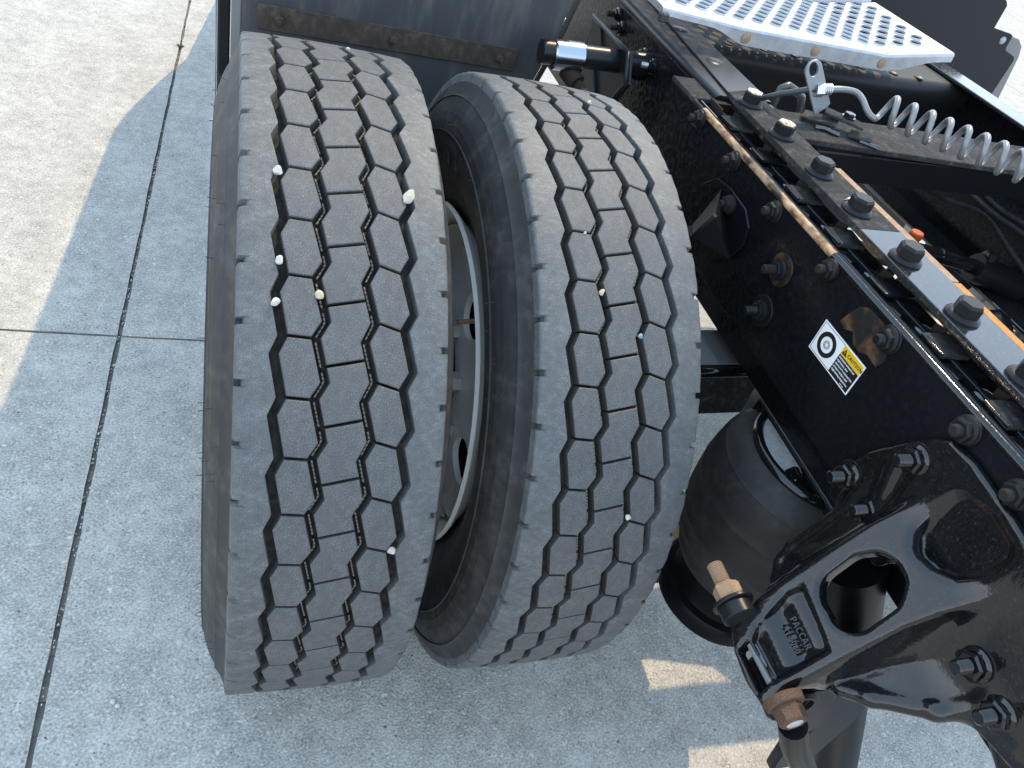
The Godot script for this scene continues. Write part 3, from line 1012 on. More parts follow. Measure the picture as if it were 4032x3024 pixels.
# ---------------------------------------------------------------- perforated plate
func perforated(b: B, x0: float, x1: float, z0: float, rows: int, px: float, pz: float, hf: Callable, r: float) -> void:
	# staggered rows of raised round punchings from z0 forwards; hf gives the height of the sheet at x
	var ns := 20
	for k in rows:
		var zc := z0 - k * pz
		var first: float = 0.208 + (0.0 if k % 2 == 0 else px * 0.5)
		while first - px * 0.5 > x0 + px * 0.7:
			first -= px
		var xs := []
		var x := first
		while x + px * 0.5 < x1:
			xs.append(x)
			x += px
		var up := Vector3(0, 1, 0)
		var fill := func(xa: float, xb: float) -> void:
			var n := int(ceil((xb - xa) / 0.05))
			for i in n:
				var a := xa + (xb - xa) * i / n
				var c := xa + (xb - xa) * (i + 1) / n
				b.quad(Vector3(a, hf.call(a), zc - pz * 0.5), Vector3(c, hf.call(c), zc - pz * 0.5), Vector3(c, hf.call(c), zc + pz * 0.5), Vector3(a, hf.call(a), zc + pz * 0.5), up)
		fill.call(x0, xs[0] - px * 0.5)
		fill.call(xs[xs.size() - 1] + px * 0.5, x1)
		for cx in xs:
			var prof := [Vector2(r * 1.12, 0.0), Vector2(r * 1.06, 0.0028), Vector2(r * 1.0, 0.0034), Vector2(r * 0.95, 0.0024), Vector2(r * 0.93, -0.0005)]
			for i in ns:
				var a0 := TAU * i / ns
				var a1 := TAU * (i + 1) / ns
				var d0 := Vector2(cos(a0), sin(a0))
				var d1 := Vector2(cos(a1), sin(a1))
				var lim := func(d: Vector2) -> Vector2:
					var t: float = min(px * 0.5 / max(abs(d.x), 1e-6), pz * 0.5 / max(abs(d.y), 1e-6))
					return d * t
				var o0: Vector2 = lim.call(d0)
				var o1: Vector2 = lim.call(d1)
				var P := func(q: Vector2, h: float) -> Vector3:
					return Vector3(cx + q.x, hf.call(cx + q.x) + h, zc + q.y)
				b.quad(P.call(o0, 0.0), P.call(o1, 0.0), P.call(d1 * prof[0].x, 0.0), P.call(d0 * prof[0].x, 0.0), up)
				for j in prof.size() - 1:
					var t: Vector2 = prof[j + 1] - prof[j]
					var nn := Vector2(-t.y, t.x)
					if j < 3 and nn.y < 0.0:
						nn = -nn
					if j == 3:
						nn = Vector2(-1, 0)
					if j == 0:
						nn = Vector2(0.9, 0.5)
					var n0 := Vector3(d0.x * nn.x, nn.y, d0.y * nn.x).normalized()
					var n1 := Vector3(d1.x * nn.x, nn.y, d1.y * nn.x).normalized()
					b.nquad(P.call(d0 * prof[j].x, prof[j].y), P.call(d1 * prof[j].x, prof[j].y), P.call(d1 * prof[j + 1].x, prof[j + 1].y), P.call(d0 * prof[j + 1].x, prof[j + 1].y), n0, n1, n1, n0)

# ---------------------------------------------------------------- the scene
func V(a: float, b: float, c: float) -> Vector3:
	return Vector3(a, b, c)

func _ready() -> void:
	# camera
	var cam := Camera3D.new()
	cam.name = "camera"
	add_child(cam)
	cam.position = Vector3(-0.0089, 1.4194, 0.9847)
	cam.rotation = Vector3(-0.7054, -0.4848, 0.3536)
	cam.fov = 53.82
	cam.near = 0.02
	cam.far = 500.0
	# sky, sun, exposure
	var env := Environment.new()
	var sk := ProceduralSkyMaterial.new()
	sk.sky_top_color = Color(0.60, 0.70, 0.80)
	sk.sky_horizon_color = Color(0.90, 0.93, 0.96)
	sk.sky_curve = 0.22
	sk.ground_bottom_color = Color(0.52, 0.50, 0.46)
	sk.ground_horizon_color = Color(0.66, 0.68, 0.68)
	sk.sky_energy_multiplier = 1.5
	sk.sun_angle_max = 12.0
	var sky := Sky.new()
	sky.sky_material = sk
	env.background_mode = Environment.BG_SKY
	env.sky = sky
	env.background_energy_multiplier = 1.0
	env.tonemap_mode = Environment.TONE_MAPPER_LINEAR
	env.tonemap_exposure = 1.5
	env.sdfgi_enabled = true
	env.ssao_enabled = true
	env.ssil_enabled = true
	var we := WorldEnvironment.new()
	we.name = "world_environment"
	we.environment = env
	add_child(we)
	var sun := DirectionalLight3D.new()
	sun.name = "sun"
	add_child(sun)
	sun.basis = Basis.looking_at(-Vector3(0.43, 1.0, -0.572).normalized(), Vector3(0, 1, 0.2))
	sun.light_energy = 0.92
	sun.light_color = Color(1.0, 0.89, 0.72)
	sun.light_angular_distance = 0.53
	sun.shadow_enabled = true

	make_materials()
	build_ground()
	var lab := ["outer drive wheel of the pair, leftmost, its whole worn tread in full view", "inner drive wheel beside the frame rail, its sidewall and white rim showing in the gap"]
	make_wheel(0.0, deg_to_rad(59.2), lab[0], 0.225)
	make_wheel(0.3425, deg_to_rad(61.45), lab[1], 0.361)
	var font := SystemFont.new()
	font.font_names = PackedStringArray(["Droid Sans"])
	font.font_weight = 700
	for q in [["R", 107.0], ["O", 97.0]]:
		var th := deg_to_rad(q[1])
		var ry := V(0, sin(th), cos(th))
		add_text("raised_letter", text_mesh(q[0], 0.00088, 0.003, font), M.sidewall, get_node("truck_wheel_001"), Transform3D(Basis(ry.cross(V(-1, 0, 0)), ry, V(-1, 0, 0)), V(0.3425 - 0.0275, AXLE_Y, 0) + ry * 0.394))
	build_weed()
	var far := get_node("truck_wheel_001").duplicate()
	far.name = numbered("truck_wheel")
	add_child(far)
	far.position.x = 2.005
	tag(far, "far side drive wheel, a dark slice of tyre glimpsed between and below the frame rails", "wheel")
	far.remove_meta("group")
	build_stones()
	build_left_guard()
	build_rails()
	build_slide_rail()
	build_cross_brace()
	build_coil()
	build_deck()
	build_right_guard()
	build_axle()
	build_air_spring()
	var far_spring := get_node("air_spring").duplicate()
	far_spring.name = numbered("air_spring")
	add_child(far_spring)
	far_spring.position.x = 1.58
	tag(far_spring, "far side air spring standing in the dark under the other frame rail", "air spring")
	build_bracket()
	build_caution()
	build_mount_arm()
	build_inside()

func build_ground() -> void:
	var g := Node3D.new()
	g.name = "ground"
	g.set_meta("kind", "structure")
	add_child(g)
	var b := B.new()
	b.col = Color(0.92, 0.92, 0.92)
	b.quad(V(-220, -0.016, -220), V(220, -0.016, -220), V(220, -0.016, 220), V(-220, -0.016, 220), V(0, 1, 0))
	part("concrete_bed", b, M.concrete, g, true)
	# slabs between sawn joints; the joints run along and across the yard, 1.4 degrees off the truck
	var bas := Basis(Vector3(0, 1, 0), -0.0241)
	var o := Vector3(-0.2617, 0, -0.630)
	var fn := FastNoiseLite.new()
	fn.seed = 4
	fn.frequency = 0.55
	fn.fractal_octaves = 4
	var A := 3.6
	for ix in range(-3, 4):
		for iz in range(-3, 3):
			b = B.new()
			var g0 := 0.0052
			var x0 := ix * A + g0
			var x1 := (ix + 1) * A - g0
			var z0 := iz * A + g0 * 0.7
			var z1 := (iz + 1) * A - g0 * 0.7
			var near: bool = ix >= -1 and ix <= 0 and iz >= -1 and iz <= 0
			var n := 60 if near else 8
			var P := func(i: int, j: int) -> Vector3:
				# the sawn edges are a little chipped
				var x: float = lerp(x0, x1, i / float(n))
				var z: float = lerp(z0, z1, j / float(n))
				if near:
					if i == 0 or i == n:
						x += fn.get_noise_2d(z * 40.0 + ix * 7.0, i * 3.0) * 0.0035
					if j == 0 or j == n:
						z += fn.get_noise_2d(x * 40.0, j * 3.0 + iz * 9.0) * 0.0028
				return o + bas * Vector3(x, 0, z)
			for i in n:
				for j in n:
					var q := [P.call(i, j), P.call(i + 1, j), P.call(i + 1, j + 1), P.call(i, j + 1)]
					var cs := []
					for p in q:
						var t := 1.0 + 0.10 * fn.get_noise_2d(p.x, p.z) + 0.05 * fn.get_noise_2d(p.x * 4.0 + 30.0, p.z * 4.0)
						cs.append(Color(t, t, t * (1.0 - 0.02 * fn.get_noise_2d(p.x + 80.0, p.z))))
					for k in [[0, 1, 2], [0, 2, 3]]:
						var m0 := b.v.size()
						b.tri(q[k[0]], q[k[1]], q[k[2]], V(0, 1, 0), V(0, 1, 0), V(0, 1, 0))
						if b.v.size() > m0:
							for e in 3:
								for w in 3:
									if b.v[m0 + e] == q[k[w]]:
										b.c[m0 + e] = cs[k[w]]
			b.col = Color(0.8, 0.8, 0.8)
			for i in n:
				for e in [0, n]:
					var p0: Vector3 = P.call(e, i)
					var p1: Vector3 = P.call(e, i + 1)
					b.quad(p0, p1, p1 + V(0, -0.016, 0), p0 + V(0, -0.016, 0), bas * V(-1 if e == 0 else 1, 0, 0))
					p0 = P.call(i, e)
					p1 = P.call(i + 1, e)
					b.quad(p0, p1, p1 + V(0, -0.016, 0), p0 + V(0, -0.016, 0), bas * V(0, 0, -1 if e == 0 else 1))
			part("concrete_slab", b, M.concrete, g, true)
	# old joint filler, sunk below the surface
	b = B.new()
	rng.seed = 31
	for i in 260:
		var z := -4.2 + i * 0.028
		var h0 := -0.010 + rng.randf_range(-0.003, 0.003)
		b.box(o + bas * Vector3(rng.randf_range(-0.0006, 0.0006), h0 - 0.003, z), Vector3(0.0125, 0.006, 0.0285), bas)
	for i in 200:
		var x := -1.5 + i * 0.028
		b.box(o + bas * Vector3(x, -0.013 + rng.randf_range(-0.002, 0.002), 0.0), Vector3(0.0285, 0.006, 0.009), bas)
	part("joint_filler", b, M.sealant, g)
	# grit lying in the joint and loose on the slabs
	b = B.new()
	for i in 150:
		var z := rng.randf_range(-1.2, 1.0)
		var r := rng.randf_range(0.0010, 0.0028) * (1.7 if i % 17 == 0 else 1.0)
		b.pebble(o + bas * Vector3(rng.randf_range(-0.004, 0.004), -0.006 + r * 0.5, z), Vector3(r, r * 0.8, r * 1.3), i + 50)
	var gr := part("joint_grit", b, M.stone, g)
	gr.set_meta("kind", "stuff")

func build_stones() -> void:
	tyre_stone(0.0405, 67.7, 0.0062, 3, "white chip stone high in the left groove of the outer tyre")
	tyre_stone(0.187, 66.0, 0.0072, 8, "largest white stone, egg shaped, in the right groove of the outer tyre", 1.5, 0.5, Color(0.97, 0.95, 0.90))
	tyre_stone(0.0425, 55.7, 0.0056, 12, "white stone in the left groove of the outer tyre, middle one of three")
	tyre_stone(0.039, 50.5, 0.0058, 15, "white stone lowest in the left groove of the outer tyre")
	tyre_stone(0.0838, 51.7, 0.0055, 19, "cream stone in the groove left of the middle blocks of the outer tyre", 1.2, 0.5, Color(0.98, 0.93, 0.82))
	tyre_stone(0.179, 18.8, 0.0062, 23, "pinkish white stone low down in the right groove of the outer tyre", 0.8, 0.5, Color(1.0, 0.93, 0.92))
	tyre_stone(0.144, 104.5, 0.0032, 27, "tiny white chip at the far top of the outer tyre")
	tyre_stone(0.494, 95.6, 0.0042, 31, "white chip near the top of the inner tyre, beside the right hexagons")
	tyre_stone(0.390, 88.4, 0.0024, 33, "tiny tan grain in the upper left groove of the inner tyre", 1.0, 0.5, Color(0.80, 0.66, 0.50))
	tyre_stone(0.411, 63.4, 0.0026, 35, "tiny white chip in a slit between hexagons of the inner tyre")
	tyre_stone(0.4262, 54.6, 0.0044, 39, "cream stone in the groove left of the middle blocks of the inner tyre", 1.2, 0.5, Color(0.95, 0.88, 0.76))
	tyre_stone(0.478, 48.7, 0.0042, 43, "bluish grey stone in the groove right of the middle blocks of the inner tyre", 1.0, 0.5, Color(0.70, 0.78, 0.88))
	tyre_stone(0.487, 22.3, 0.0050, 47, "white stone low in the right inner groove of the inner tyre")
	tyre_stone(0.456, 16.0, 0.0020, 51, "tiny brown grain in a slit between middle blocks of the inner tyre", 1.0, 0.5, Color(0.62, 0.47, 0.36))
	var p := V(-0.174, 0.0, 0.326)
	var o := thing("pebble", "pair of white chips lying on the concrete left of the outer tyre", "stone", p)
	var b := B.new()
	b.pebble(p + V(-0.003, 0.003, 0.0), V(0.006, 0.0045, 0.007), 77)
	b.pebble(p + V(0.006, 0.003, 0.008), V(0.005, 0.004, 0.006), 78)
	part("stone", b, M.stone, o)

func build_left_guard() -> void:
	var t := thing("chassis_fairing", "dark fairing panel ahead of the dual tyres, crossed by a bolted rusty strap", "fairing", V(0.3, 0.12, -0.62))
	var zf := -0.60
	# rear panel, its inner edge turned back in a lip
	var pan := PackedVector2Array([V2(0.004, 0.08), V2(0.48, 0.08), V2(0.56, 0.60), V2(0.606, 0.80), V2(0.622, 0.86), V2(0.640, 0.94), V2(0.655, 1.03), V2(0.66, 1.06), V2(0.655, 1.45), V2(0.004, 1.45)])
	var b := B.new()
	b.prism(pan, Transform3D(Basis(), V(0, 0, zf - 0.006)), 0.006, 0.001)
	part("rear_panel", b, M.flap, t)
	b = B.new()
	var lip := [V(0.47, 0.30, 0), V(0.56, 0.60, 0), V(0.606, 0.80, 0), V(0.622, 0.86, 0), V(0.640, 0.94, 0), V(0.655, 1.03, 0), V(0.66, 1.06, 0)]
	for i in lip.size() - 1:
		var a: Vector3 = lip[i] + V(0, 0, zf)
		var c: Vector3 = lip[i + 1] + V(0, 0, zf)
		var prev := a
		var pc := c
		var pn := V(0, 0, 1)
		for k in 6:
			var u := (k + 1) / 6.0 * 1.25
			var off := V(sin(u) * 0.022, 0, -(1.0 - cos(u)) * 0.022 + 0.0)
			var nn := V(sin(u), 0, cos(u))
			b.nquad(prev, pc, c + off, a + off, pn, pn, nn, nn)
			prev = a + off
			pc = c + off
			pn = nn
	part("panel_lip", b, M.lip_rubber, t)
	# outer skirt with its low front end, the edge strips towards the rear
	b = B.new()
	var prof := PackedVector2Array([V2(-0.606, 0.07), V2(-0.606, 1.45), V2(-0.70, 1.40), V2(-0.82, 1.08), V2(-0.96, 1.0), V2(-1.34, 0.935), V2(-1.75, 0.875), V2(-2.15, 0.81), V2(-2.26, 0.745), V2(-2.44, 0.55), V2(-2.57, 0.353), V2(-3.18, 0.125), V2(-3.2, 0.10), V2(-2.4, 0.07)])
	# polygon in (z, y), thickness along x
	b.prism(prof, Transform3D(Basis(V(0, 0, 1), V(0, 1, 0), V(-1, 0, 0)), V(-0.028, 0, 0)), 0.010, 0.002)
	part("side_skirt", b, M.satin_black, t)
	b = B.new()
	b.box(V(-0.026, 0.76, zf - 0.010), V(0.022, 1.38, 0.02), Basis(), 0.003)
	part("edge_strip", b, M.satin_black, t)
	b = B.new()
	b.box(V(-0.005, 0.76, zf - 0.004), V(0.018, 1.38, 0.012), Basis(), 0.002)
	part("edge_strip", b, M.gray_plastic, t)
	b = B.new()
	b.tube([V(-0.0405, 0.08, zf + 0.002), V(-0.0405, 1.45, zf + 0.002)], 0.0018, 6)
	part("edge_bead", b, M.aluminium, t)
	# strap
	b = B.new()
	b.box(V(0.296, 0.8605, zf + 0.003), V(0.527, 0.047, 0.005), Basis(V(0, 0, 1), 0.011), 0.001)
	var s := part("strap", b, M.strap, t)
	for x in [0.073, 0.296, 0.523]:
		var y: float = 0.861 + (x - 0.296) * 0.011
		b = B.new()
		b.lathe([Vector2(0, 0.0), Vector2(0.011, 0.0), Vector2(0.011, 0.002), Vector2(0.009, 0.002), Vector2(0.0085, 0.009), Vector2(0.007, 0.0105), Vector2(0.0048, 0.0105), Vector2(0.0048, 0.020), Vector2(0.0, 0.0205)], V(x, y, zf + 0.0055), V(0, 0, 1), 6, 20.0, 0.0, TAU, x * 9.0, true)
		part("strap_bolt", b, M.strap, s)

func V2(a: float, b: float) -> Vector2:
	return Vector2(a, b)

func build_rails() -> void:
	# ---- left rail
	var t := thing("left_frame_rail", "long black frame rail beside the inner tyre, studded, with a rusty upper edge", "frame rail", V(0.05, -0.28, 0.1), "", true)
	var b := B.new()
	var z0 := -0.313
	var z1 := 1.35
	b.box(V(0.005, -0.112, (z0 + z1) * 0.5), V(0.010, 0.210, z1 - z0), Basis(), 0.0015)
	var web := part("outer_web", b, M.black_paint, t)
	# rounded upper edge: rust up to z = 0.26, bright worn black behind
	for seg in [[-0.178, 0.262, M.rust_edge], [0.262, z1, M.gloss_black]]:
		b = B.new()
		b.tube([V(0.0055, -0.006, seg[0]), V(0.0055, -0.006, seg[1])], 0.0065, 18)
		part("rounded_edge", b, seg[2], t)
	b = B.new()
	b.tube([V(0.0035, -0.0045, z0), V(0.0035, -0.0045, -0.178)], 0.004, 12)
	b.box(V(0.043, -0.004, -0.266), V(0.086, 0.008, 0.094), Basis(), 0.001)
	part("end_plate", b, M.dusty_black, t)
	# main channel
	b = B.new()
	b.box(V(0.049, -0.150, -0.55), V(0.008, 0.288, 3.4), Basis(), 0.001)
	b.box(V(0.049, -0.318, 0.37), V(0.009, 0.040, 0.24), Basis(), 0.001)
	part("inner_web", b, M.black_paint, t)
	b = B.new()
	b.box(V(0.1115, 0.006, -1.235), V(0.107, 0.008, 2.03), Basis(), 0.001)
	b.box(V(0.127, 0.004, 0.47), V(0.076, 0.008, 1.38), Basis(), 0.001)
	b.box(V(0.1115, -0.3015, -0.55), V(0.107, 0.008, 3.4), Basis(), 0.001)
	b.tube([V(0.057, -0.001, -2.25), V(0.057, -0.001, -0.222)], 0.0112, 18)
	part("flange", b, M.satin_black, t)
	b = B.new()
	# second plate on the flange, its outer edge running askew
	b.prism(PackedVector2Array([V2(0.160, 0.215), V2(0.165, 0.9), V2(0.124, 0.9), V2(0.072, 0.215)]), Transform3D(Basis(V(1, 0, 0), V(0, 0, -1), V(0, 1, 0)), V(0, 0.010, 0)), 0.004, 0.0008)
	var fl := part("liner_plate", b, M.satin_black, t)
	for q in [[0.115, -0.55], [0.120, -0.385]]:
		b = B.new()
		b.lathe([Vector2(0.0, 0.0), Vector2(0.018, 0.0), Vector2(0.0165, 0.0009), Vector2(0.0, 0.001)], V(q[0], 0.0141, q[1]), V(0, 1, 0), 28)
		part("plug_weld", b, M.satin_black, fl)
	# studs through the web: height, distance, stud radius, washer radius, rusty?
	for q in [[-0.080, 0.193, 0.0072, 0.026, 2], [-0.152, 0.202, 0.0072, 0.026, 0], [-0.019, 0.276, 0.0068, 0.015, 1], [-0.025, 0.119, 0.0068, 0.017, 1], [-0.017, -0.169, 0.0068, 0.017, 1], [-0.021, -0.027, 0.0068, 0.017, 1], [-0.021, 0.42, 0.0075, 0.019, 0], [-0.022, 0.572, 0.0075, 0.018, 1], [-0.026, 0.659, 0.0072, 0.017, 1], [-0.024, 0.90, 0.0072, 0.017, 0]]:
		var big: bool = q[3] > 0.02
		stud(web, V(0.0, q[0], q[1]), V(-1, 0, 0), q[2], 0.034 if big else 0.024, q[3], M.rust_dark if q[4] > 0 else M.satin_black, M.bolt_black, M.rust_patch if q[4] == 2 else (M.rust_dark if q[4] == 1 else M.satin_black), q[1] * 17.0)
	for q in [[-0.044, -0.679], [-0.028, -0.715], [-0.045, -0.529], [-0.047, -0.480]]:
		stud(web, V(0.045, q[0], q[1]), V(-1, 0, 0), 0.0068, 0.030, 0.016, M.steel if q[1] > -0.53 else M.rust_dark, M.gloss_black, M.satin_black, q[1] * 11.0)
	# rust that has lifted the paint beside the sticker
	b = B.new()
	b.prism(PackedVector2Array([V2(0.338, -0.058), V2(0.344, -0.040), V2(0.352, -0.022), V2(0.366, -0.014), V2(0.395, -0.013), V2(0.414, -0.018), V2(0.428, -0.030), V2(0.432, -0.050), V2(0.426, -0.062), V2(0.405, -0.060), V2(0.392, -0.067), V2(0.378, -0.066), V2(0.366, -0.054), V2(0.350, -0.062)]), Transform3D(Basis(V(0, 0, 1), V(0, 1, 0), V(-1, 0, 0)), V(0.0, 0, 0)), 0.0007)
	part("rust_blister", b, M.rust_patch, web)
	# folded gusset bolted to the web in front of the axle
	var gk := thing("gusset_bracket", "black folded gusset bracket on the frame rail web, partly behind the inner tyre", "bracket", V(0.0, -0.15, 0.03), "", true)
	b = B.new()
	var pad := PackedVector2Array([V2(-0.085, -0.160), V2(-0.075, -0.09), V2(-0.045, -0.062), V2(0.0, -0.055), V2(0.060, -0.058), V2(0.088, -0.075), V2(0.094, -0.105), V2(0.080, -0.140), V2(0.045, -0.172), V2(-0.04, -0.180)])
	b.prism(pad, Transform3D(Basis(V(0, 0, 1), V(0, 1, 0), V(-1, 0, 0)), V(-0.0005, 0, 0)), 0.006, 0.0015)
	part("base_plate", b, M.black_paint, gk)
	b = B.new()
	var ga := V(-0.006, -0.168, -0.055)
	var gb := V(-0.006, -0.070, -0.020)
	var gc := V(-0.075, -0.060, 0.085)
	var gd := V(-0.075, -0.120, 0.055)
	var ge := V(-0.006, -0.140, 0.085)
	b.quad(ga, gb, gc, gd, V(-1, 0.4, 0.2))
	b.ftri(gd, gc, ge, V(-0.4, 0, 1))
	b.ftri(gb, gc, ge, V(0, 1, 0))
	b.ftri(ga, gd, ge, V(0, -1, 0))
	part("folded_gusset", b, M.satin_black, gk)
	b = B.new()
	b.tube([ga + V(-0.002, 0, 0), gd, gc], 0.0035, 8)
	part("gusset_edge", b, M.dusty_black, gk)
	stud(gk, V(-0.006, -0.075, 0.02), V(-1, 0, 0), 0.0068, 0.022, 0.016, M.rust_dark, M.rust_dark, M.rust_dark, 0.4)
	# ---- right rail
	t = thing("right_frame_rail", "far frame rail running out at the upper right behind the coiled line", "frame rail", V(0.95, -0.28, -0.5), "", true)
	b = B.new()
	b.box(V(0.952, 0.006, -0.5), V(0.070, 0.008, 3.4), Basis(), 0.0015)
	b.box(V(0.940, -0.318, -0.5), V(0.094, 0.008, 3.4), Basis(), 0.0015)
	part("flange", b, M.mirror_black, t)
	b = B.new()
	b.box(V(0.983, -0.158, -0.5), V(0.008, 0.32, 3.4), Basis(), 0.001)
	part("web", b, M.black_paint, t)

func build_slide_rail() -> void:
	# rail with the row of bolts and the toothed rack beside it
	var t := thing("slide_rail", "bolted plate on top of the frame rail with an orange rusty inner strip", "rail", V(0.09, -0.02, 0.3), "", true)
	var b := B.new()
	var xf := Transform3D(Basis(V(1, 0, 0), V(0, 0, -1), V(0, 1, 0)), V(0, 0.0152, 0))
	b.prism(PackedVector2Array([V2(0.0540, 0.2030), V2(0.0480, -0.235), V2(0.1225, -0.235), V2(0.1235, 0.2330)]), xf, 0.010, 0.0008)
	part("bolt_plate", b, M.dusty_black, t)
	b = B.new()
	b.prism(PackedVector2Array([V2(0.0480, -0.2352), V2(0.0460, -1.3), V2(0.1225, -1.3), V2(0.1225, -0.2352)]), xf, 0.010, 0.0008)
	var sh := part("bolt_plate", b, M.mirror_black, t)
	sh.set_meta("label", "clean glossy rear stretch that mirrors the sky")
	b = B.new()
	b.box(V(0.1305, 0.0185, 0.20), V(0.0150, 0.0115, 0.30), Basis(), 0.001)
	part("inner_strip", b, M.rust_tan, t)
	b = B.new()
	b.box(V(0.1305, 0.0187, 0.825), V(0.0150, 0.0115, 0.945), Basis(), 0.001)
	var st := part("inner_strip", b, M.rust_orange, t)
	st.set_meta("label", "bright orange rusty stretch of the inner strip")
	b = B.new()
	b.box(V(0.104, 0.0125, 0.54), V(0.052, 0.0052, 1.5), Basis(), 0.0)
	part("packing_plate", b, M.satin_black, t)
	# hex bolts
	var zs := [-0.158, -0.042, 0.080, 0.187, 0.307, 0.427, 0.540, 0.656, 0.772]
	for i in zs.size():
		hex_bolt(t, V(0.0745, 0.0252, zs[i]), 0.0170, 0.35 + i * 0.83, M.bolt_black, M.bolt_black, M.flaked_bolt if i in [0, 1] else null)
	# torn film of paint by the fourth bolt
	b = B.new()
	b.quad(V(0.083, 0.0256, 0.150), V(0.100, 0.030, 0.146), V(0.106, 0.0285, 0.166), V(0.094, 0.0256, 0.172), V(0, 1, 0))
	b.quad(V(0.070, 0.0257, 0.158), V(0.083, 0.0256, 0.150), V(0.094, 0.0256, 0.172), V(0.082, 0.0335, 0.166), V(0, 1, 0))
	part("peeling_paint", b, M.mirror_black, t)
	# rack
	var r := thing("toothed_rack", "black toothed rack of square pads between the rusty rail edge and bolt plate", "rack", V(0.045, -0.02, 0.3), "", true)
	b = B.new()
	b.box(V(0.055, -0.020, 0.46), V(0.092, 0.006, 1.40), Basis(), 0.0)
	part("rack_floor", b, M.gloss_black, r)
	b = B.new()
	b.box(V(0.0165, -0.011, 0.46), V(0.006, 0.018, 1.40), Basis(), 0.0015)
	part("rack_side", b, M.gloss_black, r)
	b = B.new()
	b.tube([V(0.0225, -0.0085, -0.22), V(0.0225, -0.0085, 1.15)], 0.0032, 8)
	part("weld_bead", b, M.gloss_black, r)
	b = B.new()
	b.box(V(0.057, -0.005, -0.216), V(0.034, 0.012, 0.022), Basis(), 0.001)
	b.box(V(0.0395, -0.0045, -0.20), V(0.003, 0.015, 0.05), Basis(), 0.001)
	part("rack_end", b, M.rust_dark, r)
	for k in 10:
		var zc := 0.18 + 0.117 * (k - 3)
		rng.seed = 900 + k
		# square pad, tilted a little
		b = B.new()
		b.box(V(0.0535, -0.0040, zc + 0.036), V(0.050, 0.0075, 0.042), Basis(V(0, 0, 1), -0.05) * Basis(V(1, 0, 0), rng.randf_range(-0.06, 0.10)), 0.0022)
		part("tooth_pad", b, M.dusty_black if k % 3 != 1 else M.black_paint, r)
		# cross web between pad and boss
		b = B.new()
		b.prism(PackedVector2Array([V2(0.024, 0.0), V2(0.079, 0.0), V2(0.079, 0.030), V2(0.052, 0.022), V2(0.030, 0.030)]), Transform3D(Basis(V(1, 0, 0), V(0, 0, 1), V(0, 1, 0)), V(0, -0.018, zc + 0.062)), 0.0105, 0.002)
		part("cross_web", b, M.gloss_black, r)
		b = B.new()
		b.lathe([Vector2(0.0145, 0.0), Vector2(0.0140, 0.006), Vector2(0.0115, 0.0085), Vector2(0.006, 0.0092), Vector2(0, 0.0093)], V(0.056, -0.0175, zc - 0.002), V(0, 1, 0), 20)
		part("round_boss", b, M.mirror_black, r)
		b = B.new()
		b.box(V(0.0665, -0.007, zc + 0.006), V(0.0035, 0.020, 0.017), Basis(V(0, 1, 0), 0.5), 0.0008)
		part("upright_tab", b, M.rust_dark, r)
		b = B.new()
		b.tube([V(0.029, -0.001, zc + 0.016), V(0.0275, -0.0005, zc + 0.034), V(0.029, -0.001, zc + 0.056)], 0.0022, 8)
		part("pad_edge", b, M.gloss_black, r)

func build_cross_brace() -> void:
	var t := thing("cross_brace", "flat black brace plate under the coiled line, crossing to the far rail", "brace", V(0.5, 0.01, -0.1), "", true)
	var b := B.new()
	b.prism(PackedVector2Array([V2(0.1245, 0.160), V2(0.1245, 0.046), V2(0.37, 0.036), V2(0.65, 0.028), V2(0.915, 0.022), V2(0.915, 0.150), V2(0.62, 0.155), V2(0.414, 0.156), V2(0.152, 0.154)]), Transform3D(Basis(V(1, 0, 0), V(0, 0, -1), V(0, 1, 0)), V(0, 0.0148, 0)), 0.0098, 0.0012)
	part("brace_plate", b, M.dusty_black, t)
	b = B.new()
	b.box(V(0.53, -0.012, -0.041), V(0.76, 0.05, 0.008), Basis(V(0, 1, 0), 0.028), 0.001)
	part("brace_leg", b, M.deep_black, t)
	# two small step plates welded on, with weld beads
	for q in [[0.198, 0.034, -0.118, 0.062, 0.5], [0.262, 0.030, -0.075, 0.040, 0.5]]:
		b = B.new()
		b.box(V(q[0], q[1], q[2]), V(q[3], 0.004, 0.044), Basis(V(0, 1, 0), -0.75) * Basis(V(0, 0, 1), 0.12), 0.0008)
		b.box(V(q[0], q[1] - 0.006, q[2]), V(q[3] * 0.9, 0.010, 0.030), Basis(V(0, 1, 0), -0.75), 0.001)
		part("step_plate", b, M.dusty_black, t)
	b = B.new()
	b.tube([V(0.176, 0.027, -0.094), V(0.192, 0.029, -0.088), V(0.206, 0.028, -0.076), V(0.214, 0.027, -0.074)], 0.0045, 8)
	b.tube([V(0.250, 0.027, -0.058), V(0.262, 0.028, -0.047), V(0.276, 0.027, -0.038)], 0.0042, 8)
	part("weld_bead", b, M.mirror_black, t)

